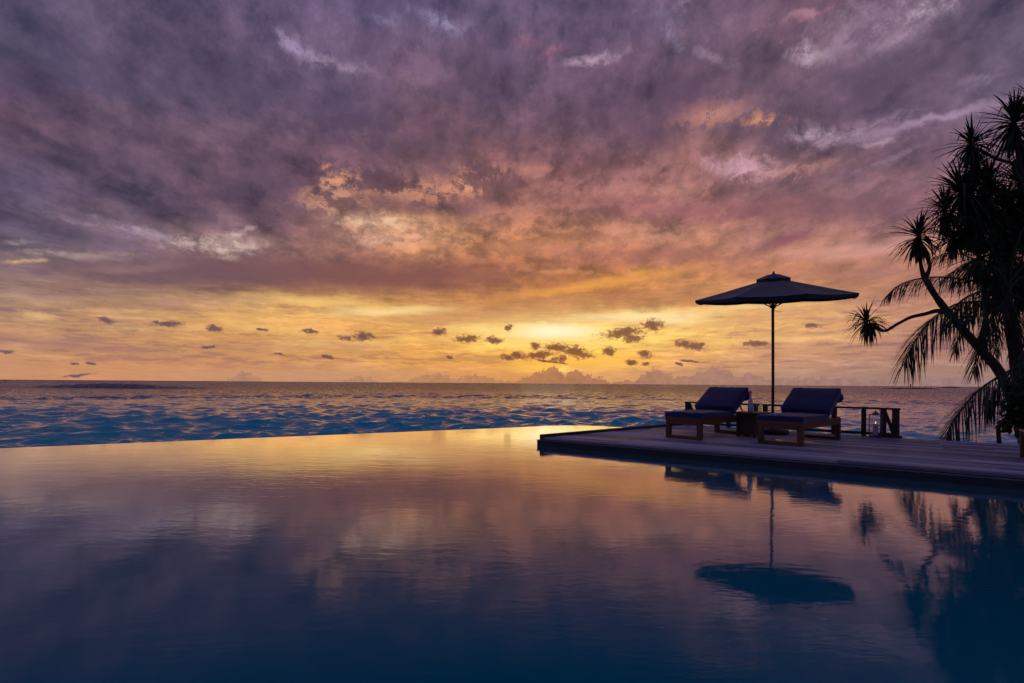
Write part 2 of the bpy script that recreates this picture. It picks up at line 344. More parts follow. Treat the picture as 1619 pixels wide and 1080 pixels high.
def wood(name, c1, c2, rough=.55, axis=0, sc=1.0):
    m, N = material(name)
    co = N.n('ShaderNodeTexCoord').outputs['Object']
    st = [18., 18., 18.]; st[axis] = 1.6
    v = N.v('MULTIPLY', co, tuple(q * sc for q in st))
    a = N.noise(v, 1.0, 6, .6, .8)
    b = N.noise(co, 2.0, 3)
    f = N.m('ADD', N.m('MULTIPLY', a, .75), N.m('MULTIPLY', b, .35))
    col = N.ramp(f, [(.3, c1), (.75, c2)])
    finish(N, principled(N, col, rough, a, .0015, .6))
    return m
wood('teak_x', rgb(74, 42, 22), rgb(128, 78, 42), .5, 0)
wood('teak_y', rgb(74, 42, 22), rgb(128, 78, 42), .5, 1)
wood('teak_z', rgb(68, 38, 20), rgb(118, 70, 38), .5, 2)
wood('dark_wood', rgb(44, 30, 26), rgb(76, 52, 42), .6, 2)
wood('dark_rail', rgb(44, 30, 26), rgb(76, 52, 42), .6, 0)
wood('table_wood', rgb(52, 32, 22), rgb(92, 56, 34), .45, 2)

def deck_mat():
    m, N = material('deck_planks')
    g = N.n('ShaderNodeNewGeometry').outputs['Position']
    c, s_ = math.cos(R(-37.2)), math.sin(R(-37.2))
    u = N.v('DOT_PRODUCT', g, (c, s_, 0)); w = N.v('DOT_PRODUCT', g, (-s_, c, 0))
    z = N.sep(g)[2]
    fib = N.noise(N.xyz(N.m('MULTIPLY', u, 1.1), N.m('MULTIPLY', w, 42.), z), 1.0, 6, .65, .4)
    big = N.noise(N.xyz(u, w, 0.), .9, 4, .6)
    oi = N.n('ShaderNodeAttribute', attribute_name='tone', attribute_type='GEOMETRY').outputs['Fac']
    f = N.m('ADD', N.m('ADD', N.m('MULTIPLY', fib, .5), N.m('MULTIPLY', big, .3)), N.m('MULTIPLY', N.m('SUBTRACT', oi, .5), .8))
    f = N.m('ADD', f, .18)
    col = N.ramp(f, [(.3, rgb(108, 106, 122)), (.62, rgb(160, 156, 172)), (.9, rgb(194, 188, 202))])
    finish(N, principled(N, col, N.mr(big, .35, .65, .5, .7), fib, .0012, .8, **{'Specular IOR Level': .3}))
deck_mat()

def fabric(name, c1, c2, sc=260., sheen=.3):
    m, N = material(name)
    co = N.n('ShaderNodeTexCoord').outputs['Object']
    wv = N.noise(co, sc, 2, .5)
    wr = N.noise(co, 5.0, 4, .55, .5)
    col = N.mix(wr, c1, c2)
    h = N.m('ADD', N.m('MULTIPLY', wr, 1.0), N.m('MULTIPLY', wv, .04))
    finish(N, principled(N, col, .85, h, .012, .7, **{'Sheen Weight': sheen, 'Sheen Roughness': .5}))
fabric('cushion_blue', rgb(17, 20, 76), rgb(25, 29, 94))
fabric('cushion_dark', rgb(18, 20, 60), rgb(24, 26, 76))
fabric('canopy_cloth', rgb(32, 31, 50), rgb(40, 39, 62), 180.)

def stone(name, c1, c2, sc=6., rough=.7, bd=.004):
    m, N = material(name)
    co = N.n('ShaderNodeTexCoord').outputs['Object']
    a = N.noise(co, sc, 7, .62, .3); b = N.noise(co, sc * 7, 3, .6)
    col = N.ramp(N.m('ADD', N.m('MULTIPLY', a, .8), N.m('MULTIPLY', b, .2)), [(.3, c1), (.7, c2)])
    finish(N, principled(N, col, rough, a, bd, .8))
stone('black_stone', rgb(26, 27, 34), rgb(46, 47, 56), 5., .5)
stone('highlight_stone', rgb(96, 94, 100), rgb(140, 136, 142), 9.)  # paler than the plinth, paints the skylight caught on its ledge
stone('sand', rgb(150, 132, 118), rgb(186, 168, 150), 1.6, .8, .02)
stone('reef_rock', rgb(40, 36, 36), rgb(66, 60, 58), .2)

def metal(name, c, rough):
    m, N = material(name)
    co = N.n('ShaderNodeTexCoord').outputs['Object']
    a = N.noise(co, 30., 4)
    finish(N, principled(N, N.mix(a, c, tuple(q * .7 for q in c[:3]) + (1,)), rough, **{'Metallic': .9}))
metal('lantern_metal', rgb(120, 116, 118), .35)
metal('dark_metal', rgb(52, 48, 46), .4)

m, N = material('clear_glass')
co = N.n('ShaderNodeTexCoord').outputs['Object']
fr = N.m('MULTIPLY_ADD', N.m('POWER', N.n('ShaderNodeLayerWeight', {'Blend': .5}).outputs['Facing'], 3.0), .7, .05)
tr = N.n('ShaderNodeBsdfTransparent', {'Color': (.74, .76, .78, 1)})
gl = N.n('ShaderNodeBsdfGlossy', {'Roughness': N.mr(N.noise(co, 9., 3), .3, .7, .02, .06)})
finish(N, N.n('ShaderNodeMixShader', {0: fr, 1: tr.outputs[0], 2: gl.outputs[0]}).outputs[0])
m, N = material('frosted_glass')
co = N.n('ShaderNodeTexCoord').outputs['Object']
finish(N, principled(N, rgb(215, 215, 225), N.mr(N.noise(co, 20., 3), .3, .7, .18, .4), **{'Transmission Weight': .3, 'IOR': 1.45}))
m, N = material('lantern_pane')
fr = N.m('MULTIPLY_ADD', N.m('POWER', N.n('ShaderNodeLayerWeight', {'Blend': .5}).outputs['Facing'], 3.0), .7, .05)
co = N.n('ShaderNodeTexCoord').outputs['Object']
tr = N.n('ShaderNodeBsdfTransparent', {'Color': (.93, .94, .94, 1)})
gl = N.n('ShaderNodeBsdfGlossy', {'Roughness': N.mr(N.noise(co, 9., 3), .3, .7, .02, .08)})
finish(N, N.n('ShaderNodeMixShader', {0: fr, 1: tr.outputs[0], 2: gl.outputs[0]}).outputs[0])
m, N = material('wax')
co = N.n('ShaderNodeTexCoord').outputs['Object']
finish(N, principled(N, N.mix(N.noise(co, 12., 3), rgb(205, 190, 205), rgb(226, 214, 222)), .5, **{'Subsurface Weight': .3, 'Subsurface Radius': (.02, .01, .006)}))
m, N = material('flame')
co = N.sep(N.n('ShaderNodeTexCoord').outputs['Object'])[2]
finish(N, N.n('ShaderNodeEmission', {'Color': N.ramp(N.m('MULTIPLY', co, 12.), [(0, (1, .25, .06, 1)), (.6, (1, .6, .25, 1))]), 'Strength': 2.6}).outputs[0])

def leaf(name, c1, c2, trans=.25, rough=.5):
    m, N = material(name)
    co = N.n('ShaderNodeTexCoord').outputs['Object']
    a = N.noise(co, 3.0, 4, .6)
    col = N.mix(a, c1, c2)
    p = principled(N, col, rough)
    t = N.n('ShaderNodeBsdfTranslucent', {'Color': col}).outputs[0]
    finish(N, N.n('ShaderNodeMixShader', {0: trans, 1: p, 2: t}).outputs[0])
leaf('pandanus_leaf', rgb(26, 36, 22), rgb(48, 62, 34), .15)
leaf('palm_leaf', rgb(28, 40, 22), rgb(54, 68, 34), .2)
leaf('shrub_leaf', rgb(32, 56, 26), rgb(54, 84, 38), .2)
def bark(name, c1, c2):
    m, N = material(name)
    co = N.n('ShaderNodeTexCoord').outputs['Object']
    a = N.noise(N.v('MULTIPLY', co, (6., 6., 22.)), 1., 5, .6, .6)
    finish(N, principled(N, N.ramp(a, [(.3, c1), (.7, c2)]), .85, a, .012, .9))
bark('bark_pandanus', rgb(44, 34, 30), rgb(78, 60, 50))
bark('bark_palm', rgb(44, 38, 36), rgb(76, 68, 62))

# water of the pool: still, dark tiled basin seen through it
m, N = material('pool_water')
g = N.n('ShaderNodeNewGeometry').outputs['Position']
warp = N.noise(g, .5, 3, .5)
gx = N.v('MULTIPLY', g, (1.6, 3.4, 1.))
r1 = N.noise(gx, 1.1, 3, .5, .5)
r2 = N.noise(gx, 4.2, 4, .55, .3)
r3 = N.noise(g, .23, 2, .5)
calm = N.mr(warp, .35, .65, .35, 1.2)
hgt = N.m('ADD', N.m('MULTIPLY', r1, .0013), N.m('MULTIPLY', N.m('MULTIPLY', r2, calm), .0010))
b = N.n('ShaderNodeBump', {'Height': hgt, 'Distance': 1.0, 'Strength': 1.0})
deep = N.mix(r3, rgb(0, 110, 130), rgb(0, 120, 138))
df = N.n('ShaderNodeBsdfDiffuse', {'Color': deep}).outputs[0]
gl = N.n('ShaderNodeBsdfGlossy', {'Color': (1, 1, 1, 1), 'Roughness': .04, 'Normal': b.outputs[0]}).outputs[0]
fr = N.n('ShaderNodeFresnel', {'IOR': 1.33, 'Normal': b.outputs[0]}).outputs[0]
fr = N.m('MULTIPLY_ADD', fr, 2.1, -.135, clamp=True)
finish(N, N.n('ShaderNodeMixShader', {0: fr, 1: df, 2: gl}).outputs[0])

# water of the lagoon and the open sea
m, N = material('sea_water')
g = N.n('ShaderNodeNewGeometry').outputs['Position']
gg = N.v('MULTIPLY', g, (.7, 1.0, .5))
dist = N.v('LENGTH', g)
c1 = N.v('SUBTRACT', N.noise(N.v('MULTIPLY', g, (.55, 1.1, 1.)), .9, 6, .62, .3, col=True), (.5, .5, .5))
amp = N.mr(dist, 30, 420, .7, 3.4)
c1 = N.v('MULTIPLY', c1, N.xyz(N.m('MULTIPLY', amp, .8), N.m('MULTIPLY', amp, 1.25), 0.0))
nrm_s = N.v('NORMALIZE', N.v('ADD', N.n('ShaderNodeNewGeometry').outputs['Normal'], c1))
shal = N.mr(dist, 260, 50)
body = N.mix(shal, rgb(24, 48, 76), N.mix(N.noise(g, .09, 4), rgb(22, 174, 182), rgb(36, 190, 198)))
foam = N.n('ShaderNodeAttribute', attribute_name='foam', attribute_type='GEOMETRY').outputs['Fac']
fo = N.m('MULTIPLY', foam, N.mr(N.noise(gg, 2.2, 7, .7, .8), .42, .62))
body = N.mix(fo, body, rgb(205, 205, 215))
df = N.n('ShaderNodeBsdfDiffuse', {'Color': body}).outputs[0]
gl = N.n('ShaderNodeBsdfGlossy', {'Color': (.92, .88, 1, 1), 'Roughness': N.mr(dist, 40, 600, .11, .18), 'Normal': nrm_s}).outputs[0]
fr = N.n('ShaderNodeFresnel', {'IOR': 1.33, 'Normal': nrm_s}).outputs[0]
fr = N.m('MULTIPLY', fr, N.m('SUBTRACT', 1.0, N.m('MULTIPLY', fo, .7)))
finish(N, N.n('ShaderNodeMixShader', {0: fr, 1: df, 2: gl}).outputs[0])

# ------------------------------------------------------------------ object helpers
def link(name, me, mat, parent=None, smooth=False):
    o = bpy.data.objects.new(name, me); COL.objects.link(o)
    if mat: me.materials.append(MATS[mat])
    if parent is not None: o.parent = parent
    if smooth:
        for p in me.polygons: p.use_smooth = True
    return o
def obj(name, bm, mat, parent=None, smooth=False):
    me = bpy.data.meshes.new(name); bm.normal_update(); bm.to_mesh(me); bm.free()
    return link(name, me, mat, parent, smooth)
def pyobj(name, vs, fs, mat, parent=None, smooth=False):
    me = bpy.data.meshes.new(name); me.from_pydata(vs, [], fs); me.update()
    return link(name, me, mat, parent, smooth)
def thing(name, label, cat, loc=(0, 0, 0), rz=0., group=None):
    o = bpy.data.objects.new(name, None); COL.objects.link(o)
    o.location = loc; o.rotation_euler = (0, 0, rz); o.empty_display_size = .2
    return tag(o, label, cat, group)
def tag(o, label, cat, group=None):
    o['label'] = label; o['category'] = cat
    if group: o['group'] = group
    return o
def struct(o, kind='structure'):
    o['kind'] = kind; return o
def box(bm, x0, x1, y0, y1, z0, z1, bev=0., M=None, seg=2):
    r = bmesh.ops.create_cube(bm, size=1.0)
    vs = r['verts']
    bmesh.ops.scale(bm, vec=(x1 - x0, y1 - y0, z1 - z0), verts=vs)
    bmesh.ops.translate(bm, vec=((x0 + x1) / 2, (y0 + y1) / 2, (z0 + z1) / 2), verts=vs)
    if bev > 0:
        es = list({e for v in vs for e in v.link_edges})
        rr = bmesh.ops.bevel(bm, geom=es, offset=bev, segments=seg, affect='EDGES', profile=.6)
        vs = list({v for f in rr['faces'] for v in f.verts} | {v for v in vs if v.is_valid})
    if M is not None: bmesh.ops.transform(bm, matrix=M, verts=vs)
    return vs
def tube(bm, pts, radii, seg=8, cap=True):
    # one smooth skin round a polyline
    pts = [Vector(p) for p in pts]; rings = []
    ref = None
    for i, p in enumerate(pts):
        d = (pts[min(i + 1, len(pts) - 1)] - pts[max(i - 1, 0)]).normalized()
        if ref is None:
            ref = d.orthogonal().normalized()
        ref = (ref - d * ref.dot(d)).normalized(); o2 = d.cross(ref)
        rings.append([bm.verts.new(p + (ref * math.cos(2 * math.pi * k / seg) + o2 * math.sin(2 * math.pi * k / seg)) * radii[i]) for k in range(seg)])
    for a, b2 in zip(rings, rings[1:]):
        for k in range(seg): bm.faces.new((a[k], a[(k + 1) % seg], b2[(k + 1) % seg], b2[k]))
    if cap:
        bm.faces.new(rings[0][::-1]); bm.faces.new(rings[-1])
def lathe(bm, prof, seg=24, M=None):
    rings = []
    for r, z in prof:
        rings.append([bm.verts.new((r * math.cos(2 * math.pi * k / seg), r * math.sin(2 * math.pi * k / seg), z)) for k in range(seg)] if r > 1e-5 else [bm.verts.new((0, 0, z))])
    for a, b2 in zip(rings, rings[1:]):
        if len(a) == 1 and len(b2) == 1: continue
        for k in range(seg):
            k2 = (k + 1) % seg
            if len(a) == 1: bm.faces.new((a[0], b2[k2], b2[k]))
            elif len(b2) == 1: bm.faces.new((a[k], a[k2], b2[0]))
            else: bm.faces.new((a[k], a[k2], b2[k2], b2[k]))
def smooth_path(pts, n=4):
    # Catmull-Rom through points of any dimension
    P = [np.array(p, float) for p in pts]
    P = [2 * P[0] - P[1]] + P + [2 * P[-1] - P[-2]]
    out = []
    for i in range(1, len(P) - 2):
        for k in range(n):
            t = k / n
            out.append(.5 * ((2 * P[i]) + (-P[i-1] + P[i+1]) * t + (2*P[i-1] - 5*P[i] + 4*P[i+1] - P[i+2]) * t * t + (-P[i-1] + 3*P[i] - 3*P[i+1] + P[i+2]) * t ** 3))
    out.append(P[-2]); return out

# ------------------------------------------------------------------ sea
SEA = -3.2
def wave_field(X, Y, res):
    rng = np.random.RandomState(11)
    Z = np.zeros_like(X); dx = np.zeros_like(X); dy = np.zeros_like(X)
    nw = 120
    lam = np.exp(rng.uniform(math.log(.8), math.log(26), nw))
    for i in range(nw):
        L = lam[i]
        th = math.radians(-97) + rng.normal(0, .75 if L < 8 else .28)
        a = (.0100 if L < 7 else .0020) * L ** .82 * rng.uniform(.5, 1.3)
        k = 2 * math.pi / L
        ph = k * (X * math.cos(th) + Y * math.sin(th)) + rng.uniform(0, 6.28)
        fade = np.clip((L / res - 2.2) / 2.5, 0, 1)
        am = a * fade
        Z += am * np.cos(ph); dx -= am * 1.5 * math.cos(th) * np.sin(ph); dy -= am * 1.5 * math.sin(th) * np.sin(ph)
    # wave groups: patches of livelier and calmer water
    grp = .85 + .3 * np.sin(X * .03 + 1.3 * np.sin(Y * .02)) * np.sin(Y * .026 + .6)
    calm = np.clip((X - 17) / 38, 0, 1) * np.clip((113 - Y) / 75, 0, 1)
    grp *= 1 - .72 * calm
    # the long swell coming over the reef on the left, and the far one behind it
    def swell(cx, cy, ang, ln, wd, hh):
        c, s_ = math.cos(ang), math.sin(ang)
        u = (X - cx) * c + (Y - cy) * s_; w = -(X - cx) * s_ + (Y - cy) * c
        w = w + 2.2 * np.sin(u * .07)
        return hh * np.exp(-(u / ln) ** 2) * np.exp(-np.where(w < 0, (w / wd) ** 2, (w / (wd * 2.2)) ** 2))
    Z2 = Z * grp + swell(-36, 58, .10, 17, 3, .55) + swell(-60, 68, .05, 17, 3.4, .55) + swell(-20, 72, -.1, 9, 3, .4) \
        + swell(-224, 302, .03, 42, 5, 2.6) + swell(-110, 220, 0, 56, 11, .25) + swell(56, 180, 0, 56, 9, .2)
    return dx * grp, dy * grp, Z2
def build_sea():
    # a fan of rows reaching to the horizon, spacing growing with distance
    d = np.concatenate([np.linspace(420, 118, 60), np.linspace(117.6, 24, 260), np.linspace(23.8, .5, 190), [.25, .1, .05]])
    rr = 4.26 * 854 / d
    th = np.radians(np.linspace(-64, 64, 900))
    Rr, Th = np.meshgrid(rr, th, indexing='ij')
    X = Rr * np.sin(Th); Y = Rr * np.cos(Th)
    dr = np.gradient(rr)[:, None] * np.ones_like(X)
    res = np.maximum(dr, Rr * (th[1] - th[0]))
    dx, dy, Z = wave_field(X, Y, res)
    n, mth = X.shape
    co = np.stack([X + dx, Y + dy, Z + SEA], -1).reshape(-1, 3).astype(np.float32)
    i = np.arange(n - 1)[:, None] * mth + np.arange(mth - 1)[None, :]
    q = np.stack([i, i + 1, i + mth + 1, i + mth], -1).reshape(-1, 4).astype(np.int32)
    me = bpy.data.meshes.new('sea')
    me.vertices.add(len(co)); me.vertices.foreach_set('co', co.ravel())
    me.loops.add(q.size); me.loops.foreach_set('vertex_index', q.ravel())
    me.polygons.add(len(q)); me.polygons.foreach_set('loop_start', np.arange(0, q.size, 4, dtype=np.int32))
    me.polygons.foreach_set('use_smooth', np.ones(len(q), bool))
    me.update(calc_edges=True)
    # foam where the water shoals towards the beach on the right, and on the swell tops
    F = np.clip((X - 14) / 8, 0, 1) * np.clip(1 - (Y - (13.3 + .35 * X)) / 24, 0, 1)
    F2 = np.clip((Z - .62) / .5, 0, 1) * .5
    at_ = me.attributes.new('foam', 'FLOAT', 'POINT'); at_.data.foreach_set('value', np.maximum(F, F2).ravel().astype(np.float32))
    struct(link('sea', me, 'sea_water'))
build_sea()

# sea floor and the ground under everything, out past the horizon
pyobj_ground = pyobj('seabed', [(-30000, -400, -9), (30000, -400, -9), (30000, 45000, -9), (-30000, 45000, -9)], [(0, 1, 2, 3)], 'sand')
struct(pyobj_ground)
# beach running along the right behind the deck
bv, bf = [], []
NXb, NYb = 60, 40
for j in range(NYb):
    for i in range(NXb):
        x = 5.5 + i * .9; y = -14 + j * .85
        shore = 17.5 + .35 * (x - 12) + .8 * math.sin(x * .35)
        z = -3.35 + .16 * (shore - y)
        z = min(z, -.62) + .03 * math.sin(x * 1.7 + y) + .02 * math.sin(y * 3.1)
        bv.append((x, y, z))
for j in range(NYb - 1):
    for i in range(NXb - 1):
        a = j * NXb + i; bf.append((a, a + 1, a + NXb + 1, a + NXb))
struct(pyobj('beach', bv, bf, 'sand', smooth=True))

# ------------------------------------------------------------------ pool
EDGE = [(-40, -10.6), (-22, .12), (-7.87, 8.36), (-2.76, 11.35), (.2, 13.10), (.60, 13.38), (1.0, 13.62), (1.35, 13.74), (1.75, 13.77), (2.3, 13.58), (3.11, 13.05), (4.25, 12.28)]
pv = [(x, y, 0.0) for x, y in EDGE] + [(12.0, 4.0, 0.0), (12.0, -18.0, 0.0), (-40.0, -18.0, 0.0)]
struct(pyobj('pool_water', pv, [tuple(range(len(pv)))[::-1]], 'pool_water'))
# outer wall of the infinity edge, its crest just under the film of water
def wall_strip(name, path, th, z0, z1, mat):
    vs, fs = [], []
    n = len(path)
    for i, (x, y) in enumerate(path):
        a = Vector(path[max(i - 1, 0)]); b2 = Vector(path[min(i + 1, n - 1)]); t = (b2 - a).normalized(); nn = Vector((t.y, -t.x))
        o = Vector((x, y)) - nn * .003; p = Vector((x, y)) + nn * th
        vs += [(o.x, o.y, z0), (o.x, o.y, z1), (p.x, p.y, z1), (p.x, p.y, z0)]
    for i in range(n - 1):
        a, b2 = i * 4, i * 4 + 4
        for k in range(4): fs.append((a + k, a + (k + 1) % 4, b2 + (k + 1) % 4, b2 + k))
    fs += [(3, 2, 1, 0), tuple(range(4 * n - 4, 4 * n))]
    return struct(pyobj(name, vs, fs, mat))
wall_strip('pool_wall', EDGE, .28, -4.0, -.004, 'black_stone')

# ------------------------------------------------------------------ deck
UD = Vector((math.cos(R(-37.2)), math.sin(R(-37.2)))); VD = Vector((-UD.y, UD.x))
A = Vector((.545, 9.279)); Bc = Vector((3.978, 12.434)); Cc = Vector((6.85, 9.60)); D1 = Vector((8.058, 8.736)); D2 = D1 + UD * 6; E2 = A + UD * 16
DECK = [A, E2, D2, D1, Cc, Bc]
ZT, ZB = .14, .108
def clip_half(poly, n, c):
    out = []
    for i in range(len(poly)):
        p, q = poly[i], poly[(i + 1) % len(poly)]; a, b2 = p.dot(n) - c, q.dot(n) - c
        if a >= 0: out.append(p)
        if (a >= 0) != (b2 >= 0): out.append(p + (q - p) * (a / (a - b2)))
    return out
bm = bmesh.new(); tones = []
w0 = A.dot(VD); wmax = max(p.dot(VD) for p in DECK)
PW, GAP = .138, .010
k = 0
tl = bm.faces.layers.float.new('tone')
while w0 + k * PW < wmax:
    lo = w0 + k * PW + (0 if k == 0 else GAP / 2); hi = w0 + (k + 1) * PW - GAP / 2
    strip = clip_half(clip_half(DECK, VD, lo), -VD, -hi)
    if len(strip) >= 3:
        us = [p.dot(UD) for p in strip]; u0, u1 = min(us), max(us)
        cuts = [u0]; x = u0 + random.uniform(1.2, 3.4)
        while x < u1 - .5: cuts.append(x); x += random.uniform(2.2, 3.6)
        cuts.append(u1)
        for a, b2 in zip(cuts, cuts[1:]):
            pc = clip_half(clip_half(strip, UD, a + .0015), -UD, -(b2 - .0015))
            if len(pc) < 3: continue
            tone = random.random(); dz = random.uniform(-.0015, .0015)
            # drop doubled points
            q = [p for i, p in enumerate(pc) if (p - pc[i - 1]).length > 1e-4]
            if len(q) < 3: continue
            top = [bm.verts.new((p.x, p.y, ZT + dz)) for p in q]; bot = [bm.verts.new((p.x, p.y, ZB)) for p in q]
            fcs = [bm.faces.new(top), bm.faces.new(bot[::-1])]
            for i in range(len(q)):
                j = (i + 1) % len(q); fcs.append(bm.faces.new((top[i], bot[i], bot[j], top[j])))
            for f_ in fcs: f_[tl] = tone
    k += 1
bmesh.ops.recalc_face_normals(bm, faces=bm.faces)
deck = obj('wooden_deck', bm, 'deck_planks'); struct(deck)
# dark stone plinth standing in the pool under the deck
def offset_poly(poly, ds):
    out = []; n = len(poly)
    lines = []
    for i in range(n):
        p, q = poly[i], poly[(i + 1) % n]; t = (q - p).normalized(); nn = Vector((t.y, -t.x)); lines.append((p + nn * ds[i], t))
    for i in range(n):
        (p, t), (q, s_) = lines[i - 1], lines[i]
        den = t.x * s_.y - t.y * s_.x
        if abs(den) < 1e-6: out.append(q); continue
        r_ = q - p; a = (r_.x * s_.y - r_.y * s_.x) / den; out.append(p + t * a)
    return out
pl = offset_poly(DECK, [.035, .0, -.1, -.1, -.1, .10])
def prism(poly, z0, z1):
    n = len(poly)
    vs = [(p.x, p.y, z1) for p in poly] + [(p.x, p.y, z0) for p in poly]
    fs = [tuple(range(n)), tuple(range(2 * n - 1, n - 1, -1))] + [(i, i + n, (i + 1) % n + n, (i + 1) % n) for i in range(n)]
    return vs, fs
vs, fs = prism(pl, -5.0, .088); struct(pyobj('deck_plinth', vs, fs, 'black_stone'))
# bearer board between plinth and planks
vs, fs = prism(offset_poly(DECK, [.05, 0, -.11, -.11, -.11, .11]), .0882, .0955); struct(pyobj('ledge_highlight_strip', vs, fs, 'highlight_stone'))  # pale slab added as the bright highlight line along the plinth ledge
vs, fs = prism(offset_poly(DECK, [-.02, 0, -.12, -.12, -.12, -.02]), .0958, .1075); struct(pyobj('deck_bearers', vs, fs, 'dark_wood'))
# timber kerb along the far left edge of the deck
bm = bmesh.new()
tdir = (Bc - A).normalized(); ln = (Bc - A).length; ang = math.atan2(tdir.y, tdir.x)
box(bm, -.01, ln, .004, .084, .06, .185, .006, Matrix.Translation((A.x, A.y, 0)) @ Matrix.Rotation(ang, 4, 'Z'))
struct(obj('deck_kerb', bm, 'dark_rail'))

# small pools of rain water lying on the planks
m, N = material('rain_water')
co = N.n('ShaderNodeTexCoord').outputs['Object']
finish(N, principled(N, rgb(70, 64, 70), .03, N.noise(co, 9., 2), .0006, 1.0, **{'IOR': 1.6}))
def puddle(x, y, rx, ry, ang, label):
    vs = []; n = 22
    for i in range(n):
        t = 2 * math.pi * i / n; r_ = 1 + .22 * math.sin(3 * t + x * 9) + .12 * math.sin(5 * t + y * 7)
        u, w = rx * r_ * math.cos(t), ry * r_ * math.sin(t)
        vs.append((x + u * math.cos(ang) - w * math.sin(ang), y + u * math.sin(ang) + w * math.cos(ang), ZT + .0028))
    tag(pyobj('puddle', vs, [tuple(range(n))], 'rain_water'), label, 'puddle', 'puddles left on the deck planks')

# ------------------------------------------------------------------ loungers
def make_lounger(loc, rz, label):
    t = thing('sun_lounger', label, 'sun lounger', loc, rz, 'pair of sun loungers under the parasol')
    Wd = .335
    def leg(x0, s_):
        bm = bmesh.new(); y = s_ * (Wd - .04)
        box(bm, x0, x0 + .075, y - .0375, y + .0375, 0, .365 if x0 > 1 else .30, .006); obj('leg', bm, 'teak_z', t)
    for x0 in (.0, 1.63):
        for s_ in (-1, 1): leg(x0, s_)
        bm = bmesh.new(); box(bm, x0 + .012, x0 + .063, -Wd + .078, Wd - .078, .0, .055, .004); obj('stretcher', bm, 'teak_y', t)
    bm = bmesh.new()
    box(bm, -.005, .035, -Wd, Wd, .303, .372, .005)           # foot rail
    box(bm, .002, .072, -Wd + .08, Wd - .08, .245, .3, .004)
    for s_ in (-1, 1):
        box(bm, .037, 1.63, s_ * (Wd - .022) - .022, s_ * (Wd - .022) + .022, .262, .369, .005)
        box(bm, 1.632, 1.702, s_ * (Wd - .04) - .03, s_ * (Wd - .04) + .03, .3652, .385, .005)
    box(bm, 1.65, 1.69, -Wd + .078, Wd - .078, .29, .36, .004)
    obj('seat_frame', bm, 'teak_x', t)
    bm = bmesh.new()
    for i in range(11): box(bm, .06 + i * .092, .06 + i * .092 + .07, -Wd + .046, Wd - .046, .335, .357, .003)
    obj('slats', bm, 'teak_y', t)
    # back panel of slats and its prop
    hx, hz, ba = 1.06, .375, R(32)
    M = Matrix.Translation((hx, 0, hz)) @ Matrix.Rotation(-ba, 4, 'Y')
    bm = bmesh.new()
    for s_ in (-1, 1): box(bm, 0, .62, s_ * (Wd - .07) - .02, s_ * (Wd - .07) + .02, -.03, .02, .004, M)
    for i in range(6): box(bm, .04 + i * .095, .105 + i * .095, -Wd + .092, Wd - .092, -.005, .017, .003, M)
    obj('back_panel', bm, 'teak_x', t)
    bm = bmesh.new()
    for s_ in (-1, 1):
        p = M @ Vector((.45, s_ * (Wd - .1), -.03))
        tube(bm, [p, (1.72, s_ * (Wd - .1), .34)], [.014, .014], 8)
    tube(bm, [(1.72, -Wd + .1, .34), (1.72, Wd - .1, .34)], [.016, .016], 8)
    obj('back_prop', bm, 'teak_y', t)
    # cushions
    def cushion(L, Wc, T, M, nm, mat, puff=.012):
        bm = bmesh.new()
        nx, ny = 14, 10
        vs = box(bm, 0, L, -Wc / 2, Wc / 2, 0, T, .028, None, 4)
        bmesh.ops.subdivide_edges(bm, edges=[e for e in bm.edges if e.calc_length() > .2], cuts=7, use_grid_fill=True)
        for v in bm.verts:
            fx = max(0, 1 - ((v.co.x - L / 2) / (L / 2)) ** 4); fy = max(0, 1 - (v.co.y / (Wc / 2)) ** 4)
            s_ = 1 if v.co.z > T / 2 else -.2
            v.co.z += s_ * (puff * fx * fy + .007 * math.sin(v.co.x * 15 + v.co.y * 5) * math.sin(v.co.y * 13 + 1) + .003 * math.sin(v.co.x * 41 - v.co.y * 23))
            if abs(v.co.y) > Wc / 2 - .03: v.co.y += .004 * math.sin(v.co.x * 23)
        bmesh.ops.transform(bm, matrix=M, verts=bm.verts)
        return obj(nm, bm, mat, t, True)
    c1 = cushion(1.12, .70, .085, Matrix.Translation((-.02, 0, .366)), 'seat_cushion', 'cushion_blue')
    M2 = Matrix.Translation((1.045, 0, .425)) @ Matrix.Rotation(-ba, 4, 'Y')
    c2 = cushion(.66, .76, .125, M2, 'back_cushion', 'cushion_blue', .02)
    for c_, L, Mx, T in ((c1, 1.12, Matrix.Translation((-.02, 0, .366)), .085), (c2, .66, M2, .125)):
        bm = bmesh.new()
        for zz in (.012, T - .012):
            hy = .352 if L > 1 else .382
            loop = [(.012, -hy, zz), (L - .012, -hy, zz), (L + .002, -hy + .014, zz), (L + .002, hy - .014, zz), (L - .012, hy, zz), (.012, hy, zz)]
            tube(bm, [Mx @ Vector(p) for p in loop], [.0045] * 6, 6)
        obj('piping', bm, 'cushion_dark', c_)
    # flap that hooks the cushion over the back panel, and a rolled strap
    bm = bmesh.new()
    box(bm, .56, .678, -.335, .335, -.06, .012, .02, M2, 3)
    obj('back_flap', bm, 'cushion_dark', t, True)
    bm = bmesh.new()
    tube(bm, [M2 @ Vector(p) for p in ((.48, -.30, -.035), (.50, -.34, -.04), (.52, -.385, -.03), (.56, -.395, -.01), (.61, -.385, .02))], [.02, .028, .032, .03, .018], 8)
    obj('strap_roll', bm, 'cushion_dark', t, True)
    return t
a1 = R(40.5)
def place(fl, a, W2=.295):
    # fl is the world point of the front leg farther from the pool; y_local +W2 is that side
    return (fl[0] + math.sin(a) * W2, fl[1] - math.cos(a) * W2, ZT)
L1 = make_lounger(place((2.695, 9.394), a1), a1, 'left sun lounger with navy cushions, its foot end nearest the deck corner')
a2 = R(42.0)
